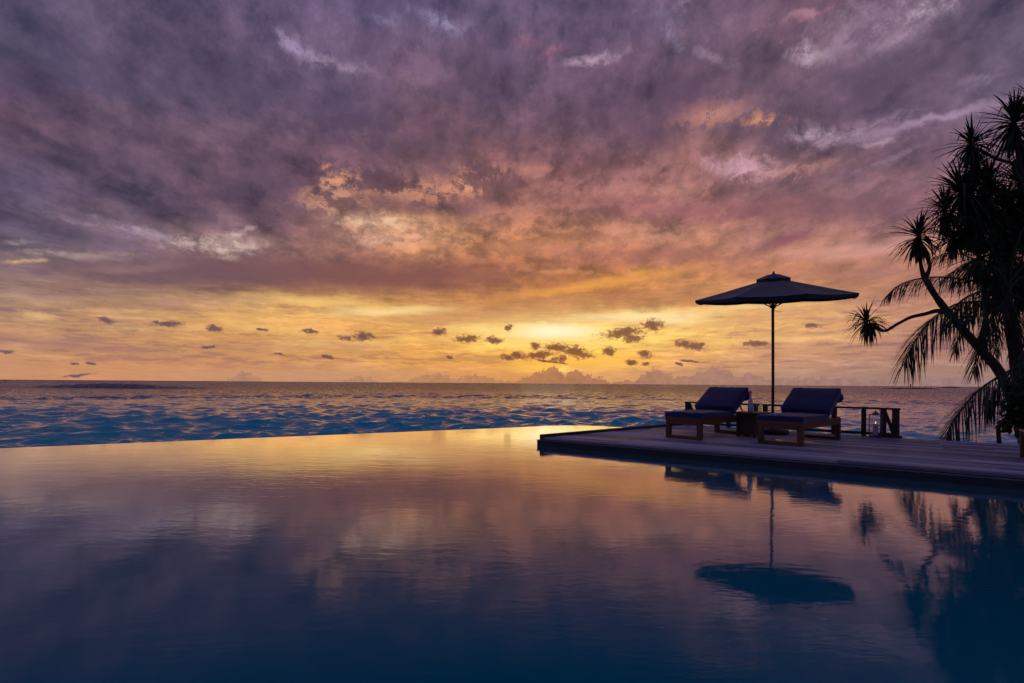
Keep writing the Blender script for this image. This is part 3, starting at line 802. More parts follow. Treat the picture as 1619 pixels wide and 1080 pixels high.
L2 = L1.copy(); COL.objects.link(L2); L2.location = place((3.915, 8.565), a2); L2.rotation_euler = (0, 0, a2)
L2['label'] = 'right sun lounger with navy cushions, between the side table and the lantern'
for ch in list(L1.children):
    c = ch.copy(); COL.objects.link(c); c.parent = L2
    for g_ in ch.children:
        e_ = g_.copy(); COL.objects.link(e_); e_.parent = c

# ------------------------------------------------------------------ side table with carafe and glasses
TB = Vector((4.27, 9.72, ZT))
t = thing('side_table', 'dark wooden pedestal side table standing between the two sun loungers', 'side table', TB, R(41))
bm = bmesh.new(); box(bm, -.25, .25, -.25, .25, .405, .44, .006)
obj('table_top', bm, 'table_wood', t)
bm = bmesh.new()
box(bm, -.155, .155, -.155, .155, .03, .404, .006)
for s_ in (-1, 1):
    for q_ in (-1, 1): box(bm, s_ * .15 - .022, s_ * .15 + .022, q_ * .15 - .022, q_ * .15 + .022, 0, .4, .004)
obj('pedestal', bm, 'table_wood', t)
def on_table(dx, dy): return (TB.x + dx, TB.y + dy, ZT + .4405)
bt = thing('carafe', 'tall slim-necked glass carafe standing on the side table', 'carafe', on_table(-.02, -.05))
bm = bmesh.new()
lathe(bm, [(0, 0), (.040, .0), (.044, .01), (.047, .09), (.045, .14), (.03, .21), (.017, .26), (.015, .32), (.018, .345), (.015, .345), (.012, .32), (.014, .26), (.026, .21), (.041, .14), (.043, .09), (.040, .014), (0, .012)], 24)
obj('carafe_body', bm, 'frosted_glass', bt, True)
bm = bmesh.new(); lathe(bm, [(0, .346), (.019, .346), (.02, .36), (.012, .372), (0, .374)], 20)
obj('stopper', bm, 'lantern_metal', bt, True)
for i, (dx, dy, lb) in enumerate(((.09, .03, 'tall clear drinking glass beside the carafe'), (.16, -.02, 'tall clear drinking glass nearest the parasol pole'))):
    bm = bmesh.new()
    lathe(bm, [(0, 0), (.026, 0), (.029, .006), (.033, .165)], 20)
    o = obj('drinking_glass', bm, 'clear_glass', None, True); o.location = on_table(dx, dy)
    tag(o, lb, 'glass', 'glasses on the side table')

# ------------------------------------------------------------------ parasol
UB = Vector((4.95, 10.30, ZT))
t = thing('parasol', 'large octagonal dark parasol on a wooden pole behind the loungers', 'parasol', UB)
HC = Vector((4.99, 10.40, 2.73)) - UB       # centre of the canopy rim
nrm = Vector((-.035, -.103, .994)).normalized()
ax = Vector((0, 1, 0)).cross(nrm).normalized(); ay = nrm.cross(ax)
MU = Matrix((ax, ay, nrm)).transposed().to_4x4(); MU.translation = HC
RC = 1.46; CH = .35; ROT = -.085
bm = bmesh.new()
def rimp(k, r, z): a = ROT + k * math.pi / 4; return Vector((r * math.cos(a), r * math.sin(a), z))
rows = 7; grid = []
for j in range(rows + 1):
    f = j / rows
    ring = []
    for k in range(8):
        for s_ in range(4):
            u = s_ / 4
            r_ = RC * (.10 + .90 * f)
            p = rimp(k, r_, 0).lerp(rimp(k + 1, r_, 0), u)
            sag = math.sin(math.pi * u) * .035 * f
            zz = CH * (1 - f) ** 1.06 - sag * (1.2 - .5 * f)
            ring.append(bm.verts.new((p.x, p.y, zz)))
    grid.append(ring)
nr = len(grid[0])
for a, b2 in zip(grid, grid[1:]):
    for i in range(nr): bm.faces.new((a[i], b2[i], b2[(i + 1) % nr], a[(i + 1) % nr]))
# hanging hem
hem = [bm.verts.new((v.co.x * .992, v.co.y * .992, v.co.z - .055)) for v in grid[-1]]
for i in range(nr): bm.faces.new((grid[-1][i], hem[i], hem[(i + 1) % nr], grid[-1][(i + 1) % nr]))
bmesh.ops.transform(bm, matrix=MU, verts=bm.verts)
can = obj('canopy', bm, 'canopy_cloth', t)
sm = can.modifiers.new('thick', 'SOLIDIFY'); sm.thickness = .003
# raised vent cap
bm = bmesh.new(); g2 = []
for f, zz in ((.03, .455), (.35, .44), (1., .362)):
    ring = []
    for k in range(8):
        for s_ in range(3):
            p = rimp(k, .315 * f, 0).lerp(rimp(k + 1, .315 * f, 0), s_ / 3)
            ring.append(bm.verts.new((p.x, p.y, zz - (.012 * math.sin(math.pi * s_ / 3) if f == 1 else 0))))
    g2.append(ring)
h2 = [bm.verts.new((v.co.x, v.co.y, v.co.z - .04)) for v in g2[-1]]; g2.append(h2); nr = len(h2)
for a, b2 in zip(g2, g2[1:]):
    for i in range(nr): bm.faces.new((a[i], b2[i], b2[(i + 1) % nr], a[(i + 1) % nr]))
bm.faces.new(g2[0][::-1])
bmesh.ops.transform(bm, matrix=MU, verts=bm.verts)
cap = obj('vent_cap', bm, 'canopy_cloth', can); sm = cap.modifiers.new('thick', 'SOLIDIFY'); sm.thickness = .003
hubz = -.02
for k in range(8):
    bm = bmesh.new()
    tube(bm, [MU @ rimp(k, .06, CH - .05), MU @ rimp(k, RC * .985, -.022)], [.011, .009], 6)
    rb = obj('rib', bm, 'teak_z', t)
    bm = bmesh.new()
    tube(bm, [MU @ rimp(k, .05, -.16), MU @ rimp(k, .12, -.13), MU @ rimp(k, .30, -.03), MU @ rimp(k, .56, CH * .56)], [.012, .011, .010, .009], 6)
    obj('strut', bm, 'teak_z', rb)
bm = bmesh.new()
top = MU @ Vector((0, 0, .47))
tube(bm, [(0, 0, .02), (.012, .02, 1.0), MU @ Vector((0, 0, -.2)), top], [.026, .026, .026, .022], 16)
obj('pole', bm, 'teak_z', t, True)
bm = bmesh.new()
lathe(bm, [(0, .44), (.035, .44), (.035, .462), (.014, .466), (.014, .478), (.021, .488), (.014, .502), (0, .506)], 16)
bmesh.ops.transform(bm, matrix=MU, verts=bm.verts)
obj('finial', bm, 'dark_metal', t, True)
bm = bmesh.new()
lathe(bm, [(.026, -.2), (.052, -.19), (.052, -.13), (.026, -.12)], 16)
bmesh.ops.transform(bm, matrix=MU, verts=bm.verts)
obj('hub', bm, 'dark_metal', t, True)
bm = bmesh.new(); lathe(bm, [(.026, CH - .1), (.05, CH - .09), (.05, CH - .03), (.026, CH - .02)], 16)
bmesh.ops.transform(bm, matrix=MU, verts=bm.verts)
obj('hub', bm, 'dark_metal', t, True)
bm = bmesh.new()
box(bm, -.04, .04, -.04, .04, .30, .40, .008); tube(bm, [(.035, -.02, .36), (.085, -.045, .36)], [.008, .008], 8); tube(bm, [(.085, -.045, .345), (.085, -.045, .385)], [.013, .013], 8)
obj('pole_clamp', bm, 'dark_metal', t)
bm = bmesh.new()
lathe(bm, [(0, 0), (.27, 0), (.285, .02), (.285, .06), (.26, .085), (.05, .095), (.05, .2), (.03, .21)], 32)
obj('base', bm, 'black_stone', t, True)
bm = bmesh.new()
tube(bm, [MU @ Vector((.02, -.02, -.2)), MU @ Vector((.03, -.025, -.25)), MU @ Vector((.10, -.06, -.27)), MU @ Vector((.13, -.07, -.262))], [.004] * 4, 6)
obj('cord', bm, 'dark_wood', t)

# ------------------------------------------------------------------ fences at the sea edge
fd = (Cc - Bc).normalized(); fa = math.atan2(fd.y, fd.x)
def fence(s0, s1, posts, braces, label, feet=()):
    p = Bc + fd * s0 - Vector((-fd.y, fd.x)) * .0
    t = thing('fence', label, 'fence', (p.x, p.y, ZT), fa, 'low timber fence along the sea side of the deck')
    L = s1 - s0
    bm = bmesh.new(); box(bm, -.03, L + .03, -.045, .045, .495, .53, .005); obj('top_rail', bm, 'dark_rail', t)
    bm = bmesh.new(); box(bm, 0, L, -.02, .02, .03, .08, .004); obj('bottom_rail', bm, 'dark_rail', t)
    for s_, wd in posts:
        x = s_ - s0
        bm = bmesh.new(); box(bm, x - wd / 2, x + wd / 2, -wd / 2, wd / 2, 0.0, .494, .005); obj('post', bm, 'dark_wood', t)
    for a, za, b2, zb in braces:
        bm = bmesh.new()
        d = Vector((b2 - a, 0, zb - za)); ln = d.length; an = math.atan2(d.z, d.x)
        box(bm, 0, ln, -.015, .015, -.028, .028, .003, Matrix.Translation((a - s0, 0, za)) @ Matrix.Rotation(-an, 4, 'Y'))
        obj('brace', bm, 'dark_wood', t)
    for s_ in feet:
        bm = bmesh.new(); x = s_ - s0; box(bm, x - .085, x + .085, -.06, .06, 0, .045, .006); obj('post_foot', bm, 'dark_wood', t)
    return t
fence(.03, 1.60, [(.06, .09), (.36, .09), (1.0, .07), (1.57, .07)], [(.10, .49, .27, .12)], 'short timber fence section behind the left sun lounger', (.06,))
fence(1.74, 4.02, [(1.76, .08), (2.4, .06), (3.02, .08), (3.50, .07), (3.80, .085), (3.985, .10)], [(3.82, .47, 3.95, .08)], 'longer timber fence section ending in a braced corner post by the lantern', (3.80, 3.985))

# ------------------------------------------------------------------ lantern
LP = (6.54, 9.76, ZT)
t = thing('lantern', 'tall glass candle lantern with a metal frame beside the fence end post', 'lantern', LP, R(-34))
hw, H = .095, .395
bm = bmesh.new(); box(bm, -hw, hw, -hw, hw, 0, .022, .003); obj('lantern_base', bm, 'dark_metal', t)
bm = bmesh.new()
for s_ in (-1, 1):
    for q_ in (-1, 1): box(bm, s_ * hw - .008, s_ * hw + .008, q_ * hw - .008, q_ * hw + .008, .023, H - .001, .002)
for zz in (H, ):
    box(bm, -hw - .012, hw + .012, -hw - .012, hw + .012, zz, zz + .018, .003)
obj('lantern_frame', bm, 'lantern_metal', t)
bm = bmesh.new()
lathe(bm, [(.05, H + .02), (.05, H + .035), (.02, H + .055), (.012, H + .075), (.0, H + .078)], 16)
obj('lantern_cap', bm, 'lantern_metal', t, True)
bm = bmesh.new()
pts = [(.0, .022 * math.cos(a), H + .098 + .026 * math.sin(a)) for a in np.linspace(-1.3, 4.4, 16)]
tube(bm, pts, [.004] * 16, 6); obj('handle', bm, 'lantern_metal', t, True)
for i in range(4):
    bm = bmesh.new(); box(bm, -hw + .009, hw - .009, hw - .0015, hw + .0015, .024, H - .002, 0, Matrix.Rotation(i * math.pi / 2, 4, 'Z')); obj('glass_pane', bm, 'lantern_pane', t)
cd = thing('candle', 'lit white pillar candle inside the glass lantern', 'candle', (LP[0], LP[1], ZT + .0225))
bm = bmesh.new(); lathe(bm, [(0, 0), (.037, 0), (.039, .004), (.039, .205), (.034, .213), (.028, .205), (0, .2)], 24); obj('candle_body', bm, 'wax', cd, True)
bm = bmesh.new(); tube(bm, [(0, 0, .198), (.001, 0, .222)], [.0015, .001], 6); obj('wick', bm, 'dark_metal', cd)
bm = bmesh.new(); lathe(bm, [(0, 0), (.006, .006), (.0085, .015), (.006, .028), (.002, .042), (0, .046)], 12)
fl = obj('candle_flame', bm, 'flame', cd, True); fl.location = (0, 0, .216)

# ------------------------------------------------------------------ low teak table at the right edge
t = thing('low_table', 'low teak table on the deck cut off by the right edge of the photo', 'table', (6.75, 6.69, ZT), R(-37.2))
for sx in (-.3, .3):
    for sy in (-.3, .3):
        bm = bmesh.new(); box(bm, sx - .035, sx + .035, sy - .035, sy + .035, 0, .345, .005); obj('leg', bm, 'teak_z', t)
bm = bmesh.new()
for i in range(7): box(bm, -.345 + i * .0995, -.345 + i * .0995 + .092, -.345, .345, .346, .372, .004)
obj('table_top', bm, 'teak_y', t)
bm = bmesh.new()
for s_ in (-1, 1):
    box(bm, -.264, .264, s_ * .3 - .012, s_ * .3 + .012, .28, .345, .003); box(bm, s_ * .3 - .012, s_ * .3 + .012, -.264, .264, .2795, .3445, .003)
obj('apron', bm, 'teak_x', t)

puddle(4.45, 9.12, .09, .035, R(-37), 'small bright puddle on the planks under the right sun lounger')
puddle(4.78, 8.83, .14, .03, R(-37), 'long narrow puddle beside the right leg of the right sun lounger')
puddle(2.15, 10.62, .16, .03, R(43), 'narrow puddle along the kerb nearer the deck corner')
puddle(2.78, 11.15, .2, .035, R(43), 'narrow puddle along the kerb nearer the left fence')

# ------------------------------------------------------------------ trees
PTRUNK=[[((14.61, 15.0, -1.54), 0.2), ((14.1, 15.0, 0.04), 0.15), ((13.53, 15.0, 1.41), 0.125), ((12.91, 15.0, 2.14), 0.11), ((12.11, 15.0, 3.05), 0.095), ((11.72, 15.0, 3.54), 0.08), ((11.4, 15.0, 4.06), 0.07)], [((11.4, 15.0, 4.04), 0.07), ((11.31, 15.0, 4.32), 0.05), ((11.26, 15.0, 4.67), 0.045), ((11.22, 15.0, 5.03), 0.06)], [((11.42, 15.0, 4.04), 0.06), ((11.54, 15.0, 4.38), 0.045), ((11.43, 15.0, 4.68), 0.045), ((11.26, 15.0, 4.94), 0.05)], [((12.11, 15.0, 3.08), 0.08), ((11.76, 15.0, 3.15), 0.06), ((11.41, 15.0, 3.06), 0.05), ((11.03, 15.0, 2.97), 0.045), ((10.64, 15.0, 2.77), 0.04), ((10.33, 15.0, 2.59), 0.04), ((10.08, 15.0, 2.65), 0.045), ((9.9, 15.0, 2.75), 0.06)], [((12.91, 15.0, 2.14), 0.07), ((13.1, 15.0, 3.02), 0.065), ((13.02, 15.0, 3.9), 0.06), ((12.89, 15.0, 4.77), 0.06), ((12.74, 15.0, 5.65), 0.055), ((12.69, 15.0, 6.53), 0.05), ((12.68, 15.0, 7.67), 0.045)], [((13.1, 15.0, 3.02), 0.06), ((13.6, 15.0, 3.9), 0.06), ((13.85, 15.0, 5.13), 0.06), ((14.06, 15.0, 6.54), 0.055), ((13.89, 15.0, 8.03), 0.05)], [((14.05, 15.0, 6.8), 0.06), ((14.16, 15.0, 7.17), 0.05), ((13.66, 15.0, 7.29), 0.04), ((13.28, 15.0, 7.41), 0.04), ((12.89, 15.0, 7.62), 0.045)], [((12.89, 15.0, 4.77), 0.07), ((12.45, 15.0, 5.3), 0.06), ((12.09, 15.0, 5.73), 0.06)], [((14.05, 15.0, 6.71), 0.06), ((13.84, 15.0, 7.2), 0.05), ((14.17, 15.0, 7.59), 0.06), ((14.53, 15.0, 8.47), 0.06)]]
ROSE=[((11.22, 15.0, 5.18), 0.81, (-0.1, -0.16, 1)), ((9.83, 15.0, 2.82), 0.63, (-0.55, 0.03, 0.6)), ((13.83, 15.0, 8.33), 1.02, (-0.1, -0.08, 1)), ((12.68, 15.0, 7.76), 0.74, (-0.1, 0.06, 1)), ((12.87, 15.18, 7.16), 0.71, (0, -0.26, 1)), ((11.87, 14.32, 6.19), 0.94, (-0.4, 0.2, 1)), ((11.7, 14.66, 5.8), 0.79, (-0.6, -0.16, 0.8)), ((13.75, 15.69, 6.42), 0.96, (0, -0.02, 1)), ((14.5, 15.47, 6.8), 0.87, (0, -0.01, 1)), ((12.79, 15.19, 5.57), 0.89, (-0.3, -0.21, 0.8)), ((13.58, 15.19, 5.36), 1.0, (0, 0.22, 1)), ((14.09, 15.03, 5.64), 0.92, (0.3, 0.14, 1)), ((13.1, 15.24, 4.69), 0.93, (-0.4, -0.26, 0.5)), ((14.01, 15.36, 4.51), 1.01, (0, 0.05, 0.8)), ((11.99, 14.72, 5.08), 0.69, (-0.8, -0.28, 0.4)), ((14.66, 15.51, 4.18), 1.02, (0.4, -0.02, 0.5)), ((13.65, 15.31, 3.87), 0.82, (0, 0.23, 0.3)), ((14.51, 15.3, 7.72), 0.82, (0.3, 0.25, 1)), ((14.48, 14.85, 8.58), 0.97, (0.3, 0.18, 1)), ((14.56, 14.92, 5.99), 1.05, (0.4, 0.26, 0.8)), ((15.17, 15.53, 4.74), 1.09, (0.5, -0.24, 0.6)), ((12.45, 14.49, 5.67), 0.85, (0, -0.17, 1)), ((14.18, 15.65, 5.03), 0.92, (0, -0.04, 0.6)), ((13.3, 15.18, 6.77), 0.78, (-0.2, -0.12, 1)), ((13.59, 15.01, 6.01), 0.88, (0.1, -0.07, 1)), ((13.76, 14.79, 3.78), 0.87, (0, 0.05, 0.1)), ((14.4, 15.12, 5.52), 0.89, (0.2, 0.24, 0.8))]
CTRUNK=[((12.66, 13.0, -1.19), 0.26), ((12.38, 13.0, -0.13), 0.2), ((12.17, 13.0, 1.24), 0.155), ((12.03, 13.0, 2.15), 0.14), ((11.9, 13.0, 2.76), 0.12), ((11.83, 13.0, 3.52), 0.09)]
FROND=[([(12.05, 13.2, 3.48), (11.27, 13.2, 3.62), (10.5, 13.2, 3.72), (9.88, 13.2, 3.68), (9.39, 13.2, 3.51), (9.08, 13.2, 3.23)], 1.0), ([(11.68, 12.8, 3.07), (10.93, 12.8, 3.07), (10.38, 12.8, 2.97), (9.86, 12.8, 2.6), (9.47, 12.8, 2.07), (9.25, 12.8, 1.55)], 1.5), ([(11.96, 13.1, 3.11), (11.65, 13.1, 2.8), (11.4, 13.1, 2.36), (11.22, 13.1, 1.85), (11.14, 13.1, 1.36)], 0.95), ([(12.2, 13.4, 3.6), (11.79, 13.4, 3.99), (11.31, 13.4, 4.25), (10.84, 13.4, 4.37), (10.37, 13.4, 4.24)], 1.05), ([(11.94, 13.0, 3.52), (12.35, 13.0, 3.4), (12.71, 13.0, 2.84), (12.86, 13.0, 2.01)], 1.0), ([(12.17, 13.3, 3.66), (12.35, 13.3, 4.52), (12.62, 13.3, 5.14), (13.06, 13.3, 5.46)], 0.9), ([(11.62, 12.7, 3.17), (11.8, 12.7, 2.72), (11.99, 12.7, 2.06), (12.11, 12.7, 1.39)], 0.8), ([(12.32, 13.5, 3.3), (11.85, 13.5, 3.22), (11.38, 13.5, 2.82), (11.1, 13.5, 2.26), (11.0, 13.5, 1.87)], 0.8), ([(12.47, 13.7, 3.66), (12.01, 13.7, 4.77), (11.61, 13.7, 5.33), (11.13, 13.7, 5.33)], 0.8), ([(12.74, 14.0, 3.71), (12.57, 14.0, 4.53), (12.27, 14.0, 5.51), (12.02, 14.0, 6.17)], 0.8), ([(12.14, 13.3, 3.5), (11.51, 13.3, 3.89), (10.97, 13.3, 3.96), (10.58, 13.3, 3.72)], 0.9), ([(12.05, 13.2, 3.25), (11.51, 13.2, 3.37), (11.04, 13.2, 3.24), (10.66, 13.2, 2.85), (10.48, 13.2, 2.47)], 0.95), ([(11.71, 12.8, 3.26), (12.01, 12.8, 3.11), (12.32, 12.8, 2.59), (12.44, 12.8, 1.84)], 0.9), ([(12.17, 13.3, 3.42), (11.99, 13.3, 2.96), (11.87, 13.3, 2.33), (11.84, 13.3, 1.86)], 0.8), ([(12.05, 13.2, 3.56), (12.43, 13.2, 4.03), (12.81, 13.2, 4.34), (13.28, 13.2, 4.34)], 0.9), ([(11.9, 13.0, 3.22), (11.41, 13.0, 3.15), (10.95, 13.0, 2.91), (10.58, 13.0, 2.52)], 1.0), ([(11.62, 12.7, 3.2), (11.33, 12.7, 2.87), (11.09, 12.7, 2.35), (11.01, 12.7, 1.9)], 0.9), ([(12.17, 13.3, 3.3), (12.3, 13.3, 3.04), (12.39, 13.3, 2.49), (12.31, 13.3, 1.87)], 0.8), ([(12.38, 13.6, 3.56), (11.93, 13.6, 3.79), (11.45, 13.6, 3.82), (10.98, 13.6, 3.63)], 0.9), ([(11.77, 12.9, 3.43), (11.54, 12.9, 3.8), (11.19, 12.9, 4.03), (10.79, 12.9, 3.98)], 0.9), ([(11.62, 12.7, 3.35), (11.89, 12.7, 3.62), (12.21, 12.7, 3.69), (12.63, 12.7, 3.47)], 0.9)]
YFROND=[([(9.86, 9.9, 1.64), (9.42, 9.9, 1.52), (8.99, 9.9, 1.31), (8.58, 9.9, 1.05), (8.24, 9.9, 0.7), (8.01, 9.9, 0.35), (7.92, 9.9, 0.1)], 1.15), ([(10.21, 10.2, 1.51), (9.74, 10.2, 1.42), (9.38, 10.2, 1.26), (9.08, 10.2, 0.96), (8.87, 10.2, 0.6)], 0.9), ([(10.31, 10.3, 1.57), (10.01, 10.3, 1.87), (9.67, 10.3, 1.69), (9.53, 10.3, 1.2)], 0.7)]
YTRUNK=[((10.44, 10.0, -1.13), 0.17), ((10.32, 10.0, -0.67), 0.15), ((10.22, 10.0, 0.27), 0.12), ((10.1, 10.0, 1.21), 0.1), ((9.98, 10.0, 1.61), 0.12)]

def path_tube(bm, pl_, seg=10, n=4, wob=.0):
    P = smooth_path([tuple(p) + (r,) for p, r in pl_], n)
    rad = [max(.008, float(q[3])) * (1 + wob * random.uniform(-1, 1)) for q in P]
    tube(bm, [q[:3] for q in P], rad, seg)
def blade(vs, fs, o, d, up, L, w, droop, seg=5, fold=.35, kink=None):
    # a folded strap leaf that arches over and hangs
    d = d.normalized(); side = d.cross(up)
    if side.length < 1e-3: side = d.orthogonal()
    side.normalize()
    p = Vector(o); step = L / seg; base = len(vs)
    for i in range(seg + 1):
        f = i / seg
        ww = w * (.55 + .9 * f if f < .3 else .82) * (1 - f ** 2.4) + .001
        nrm_ = side.cross(d).normalized()
        vs.extend([tuple(p - side * ww + nrm_ * ww * fold), tuple(p), tuple(p + side * ww + nrm_ * ww * fold)])
        if i < seg:
            g = droop * (f + .15)
            if kink is not None and i == kink: g += 1.6
            d = (d + Vector((0, 0, -1)) * g).normalized()
            p = p + d * step
    for i in range(seg):
        a = base + i * 3
        fs.append((a, a + 1, a + 4, a + 3)); fs.append((a + 1, a + 2, a + 5, a + 4))
def rosette(c, r, up, n, parent, rnd):
    vs, fs = [], []
    c = Vector(c); up = Vector(up).normalized()
    a0 = up.orthogonal().normalized(); b0 = up.cross(a0); wilt = rnd.uniform(.7, 1.5); up = (up + Vector((rnd.uniform(-.25, .25), rnd.uniform(-.25, .25), 0))).normalized()
    for i in range(n):
        f = i / n
        phi = i * 2.39996 + rnd.uniform(-.3, .3)
        # young leaves point up, older ones lie flat then hang
        tilt = R(6 + 150 * f ** .8 + rnd.uniform(-10, 10))
        d = up * math.cos(tilt) + (a0 * math.cos(phi) + b0 * math.sin(phi)) * math.sin(tilt)
        L = r * rnd.uniform(.75, 1.18) * (.85 + .3 * math.sin(f * math.pi))
        o = c + up * r * .22 * (.5 - f) + d * .03
        dead = rnd.random() < .13
        if dead: d = Vector((rnd.uniform(-.35, .35), rnd.uniform(-.35, .35), -1)); L *= .85
        blade(vs, fs, o, d, Vector((0, 0, 1)), L, .026 * (r / .9) + .013, rnd.uniform(.05, .36) * wilt * (.6 + f), 6, .35, rnd.choice((2, 3, 4)) if rnd.random() < .14 else None)
    return pyobj('leaf_cluster', vs, fs, 'pandanus_leaf', parent)
rnd = random.Random(5)
pt = thing('pandanus_tree', 'tall branching screw pine with spiky leaf rosettes rising behind the coconut fronds', 'tree', (14.3, 15.0, -1.0))
inv = -Vector(pt.location)
bm = bmesh.new()
for l_ in PTRUNK:
    path_tube(bm, [(tuple(Vector(p) + inv), r) for p, r in l_], 10, 4, .06)
obj('trunk', bm, 'bark_pandanus', pt, True)
for i, (c, r, up) in enumerate(ROSE):
    rosette(Vector(c) + inv, r, up, 125 if i not in (1,) else 105, pt, rnd)

def frond(path, Lmax, parent, rnd, name='frond', dens=24, hang=.42, inv=Vector((0, 0, 0))):
    P = [Vector(q) + inv for q in smooth_path(path, 8)]
    bm = bmesh.new(); n = len(P)
    tube(bm, P, [.022 * (1 - .85 * i / n) + .003 for i in range(n)], 6)
    me = bpy.data.meshes.new(name); bm.to_mesh(me); bm.free()
    vs = [tuple(v.co) for v in me.vertices]; fs = [tuple(p.vertices) for p in me.polygons]
    bpy.data.meshes.remove(me)
    tot = sum((b2 - a).length for a, b2 in zip(P, P[1:]))
    m_ = int(tot * dens); acc = 0; seglen = [(b2 - a).length for a, b2 in zip(P, P[1:])]
    view = Vector((0, 0, 1))
    for i in range(m_):
        f = (i + .5) / m_
        s_ = f * tot; k = 0
        while k < len(seglen) - 1 and s_ > seglen[k]: s_ -= seglen[k]; k += 1
        o = P[k].lerp(P[k + 1], min(1, s_ / seglen[k])); t_ = (P[k + 1] - P[k]).normalized()
        if f < .12: continue
        sd = t_.cross(view); sd = sd.normalized() if sd.length > .05 else Vector((0, 1, 0))
        L = Lmax * (math.sin(math.pi * min(1, (f * .86 + .10))) ** .55) * rnd.uniform(.82, 1.08)
        for q_ in (-1, 1):
            d = sd * q_ * rnd.uniform(.35, .7) + t_ * (.32 + .5 * f) + Vector((0, 0, -1)) * rnd.uniform(.15, .5) + Vector((rnd.uniform(-.08, .08), rnd.uniform(-.08, .08), 0))
            blade(vs, fs, o, d, Vector((0, 0, 1)), L * rnd.uniform(.85, 1.05), .0085 + .0042 * Lmax, hang * rnd.uniform(.5, .85), 5, .3)
    return pyobj(name, vs, fs, 'palm_leaf', parent)
ct = thing('coconut_palm', 'coconut palm with arching feathery fronds in front of the screw pine', 'tree', (CTRUNK[0][0][0], CTRUNK[0][0][1], -1.6))
inv = -Vector(ct.location)
bm = bmesh.new(); path_tube(bm, [(tuple(Vector(p) + inv), r) for p, r in CTRUNK], 12, 5, .05); obj('trunk', bm, 'bark_palm', ct, True)
for p_, L in FROND: frond(p_, L, ct, rnd, inv=inv)
yt = thing('young_palm', 'young coconut palm whose long frond hangs over the back edge of the deck', 'tree', (YTRUNK[0][0][0], YTRUNK[0][0][1], -.9))
inv = -Vector(yt.location)
bm = bmesh.new(); path_tube(bm, [(tuple(Vector(p) + inv), r) for p, r in YTRUNK], 12, 4, .06); obj('trunk', bm, 'bark_palm', yt, True)
for i, (p_, L) in enumerate(YFROND): frond(p_, L, yt, rnd, inv=inv, dens=25, hang=.45)

# broad-leaved beach shrub
sh = thing('beach_shrub', 'dark broad-leaved shrub leaning over the right end of the deck', 'shrub', (9.1, 9.6, -.35))
inv = -Vector(sh.location)
bm = bmesh.new()
stems = [[(8.50, 9.35, -.8), (8.44, 9.4, .1), (8.47, 9.42, .42), (8.7, 9.4, .62), (8.8, 9.4, .8)],
         [(8.62, 9.3, -.8), (8.8, 9.35, .15), (9.0, 9.4, .45), (9.05, 9.4, .9)],
         [(9.3, 9.6, -.8), (9.35, 9.5, .4), (9.2, 9.5, .9), (9.1, 9.4, 1.1)]]
for s_ in stems: path_tube(bm, [(tuple(Vector(p) + inv), .04 - .006 * i) for i, p in enumerate(s_)], 8, 4, .1)
obj('stem', bm, 'bark_pandanus', sh, True)
vs, fs = [], []
def broad(o, d, L, w):
    d = d.normalized(); side = d.cross(Vector((rnd.uniform(-.3, .3), rnd.uniform(-.3, .3), 1))).normalized(); nn = side.cross(d)
    b0 = len(vs); prof = [(0, .08), (.3, .5), (.6, .9), (.82, .95), (1, .35)]
    for f, ww in prof:
        p = Vector(o) + d * L * f + Vector((0, 0, -1)) * L * .35 * f * f
        vs.extend([tuple(p - side * w * ww + nn * w * .25 * ww), tuple(p), tuple(p + side * w * ww + nn * w * .25 * ww)])
    for i in range(len(prof) - 1):
        a = b0 + 3 * i; fs.append((a, a + 1, a + 4, a + 3)); fs.append((a + 1, a + 2, a + 5, a + 4))
clumps = [((8.95, 9.5, .95), .33), ((9.25, 9.6, .85), .42), ((8.85, 9.4, .62), .26), ((8.62, 9.35, .52), .16), ((9.1, 9.4, .45), .3), ((9.5, 9.5, .6), .4), ((9.4, 9.7, 1.15), .35), ((8.98, 9.3, 1.15), .2), ((8.72, 9.4, .75), .18), ((9.05, 9.25, .72), .28)]
for c, r in clumps:
    for i in range(int(60 + 260 * r)):
        v = Vector((rnd.gauss(0, 1), rnd.gauss(0, 1), rnd.gauss(0, 1))).normalized()
        o = Vector(c) + v * r * rnd.uniform(.35, 1) + inv
        broad(o, v + Vector((rnd.uniform(-.4, .4), rnd.uniform(-.4, .4), rnd.uniform(-.2, .5))), rnd.uniform(.09, .15), rnd.uniform(.028, .04))
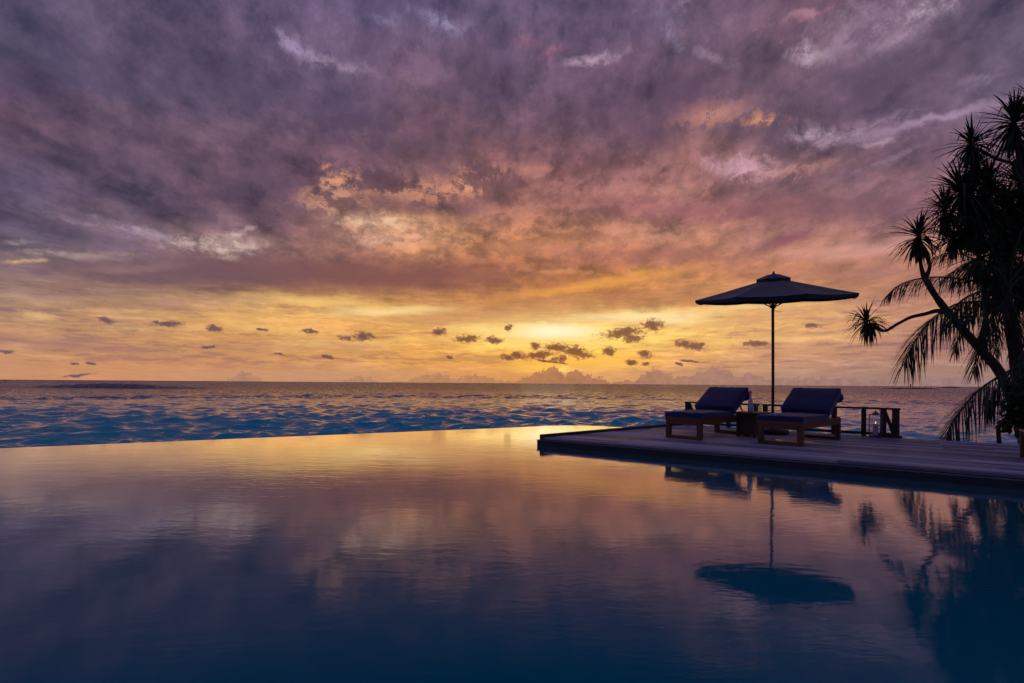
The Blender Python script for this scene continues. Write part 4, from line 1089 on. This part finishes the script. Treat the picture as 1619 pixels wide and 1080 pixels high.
for o, d in (((8.68, 9.3, .40), (-.3, -.2, -1)), ((8.76, 9.28, .40), (-.1, -.2, -1)), ((8.84, 9.28, .42), (.15, -.2, -1)), ((8.9, 9.28, .42), (.3, -.1, -1)), ((8.55, 9.3, .45), (-.7, -.1, -.4)), ((8.48, 9.3, .5), (-1, 0, -.1))):
    broad(Vector(o) + inv, Vector(d), .17, .045)
pyobj('foliage', vs, fs, 'shrub_leaf', sh)

# ------------------------------------------------------------------ far things
bm = bmesh.new(); rr_ = random.Random(2)
for i in range(46):
    f = i / 45; x = -22 + 44 * f
    r = bmesh.ops.create_icosphere(bm, subdivisions=2, radius=1.0)
    sx, sy, sz = rr_.uniform(1.2, 2.4), rr_.uniform(1, 2.5), rr_.uniform(.45, .8) * (.5 + math.sin(f * math.pi))
    for v in r['verts']:
        n_ = 1 + .2 * math.sin(v.co.x * 5 + i) * math.cos(v.co.y * 4 + i)
        v.co = Vector((x + v.co.x * sx * n_, rr_.uniform(-.02, .02) + v.co.y * sy * n_, v.co.z * sz * n_))
o = obj('reef', bm, 'reef_rock', None, True); o.location = (600, 812, -3.1); o.scale = (1.9, 1.9, 1.6)
tag(o, 'low dark reef breaking the water near the horizon on the right', 'reef')
t = thing('channel_marker', 'thin channel marker post standing on the distant reef', 'marker', (600, 813, -3.0))
bm = bmesh.new(); tube(bm, [(0, 0, -1), (0, 0, 6.4)], [.5, .38], 8); obj('post', bm, 'dark_metal', t)
bm = bmesh.new(); lathe(bm, [(0, 5.0), (1.1, 5.0), (.8, 6.8), (0, 7.0)], 10); obj('top_mark', bm, 'dark_metal', t)
bm = bmesh.new()
for i in range(14):
    r = bmesh.ops.create_icosphere(bm, subdivisions=2, radius=1.0); f = i / 13
    for v in r['verts']: v.co = Vector((-34 + 68 * f + v.co.x * 7, v.co.y * 8, v.co.z * (1 + 4 * math.sin(f * math.pi) * rr_.uniform(.6, 1))))
o = obj('islet', bm, 'reef_rock', None, True); o.location = (1620, 1995, -3.2)
tag(o, 'tiny dark islet on the horizon left of the hanging frond', 'islet')
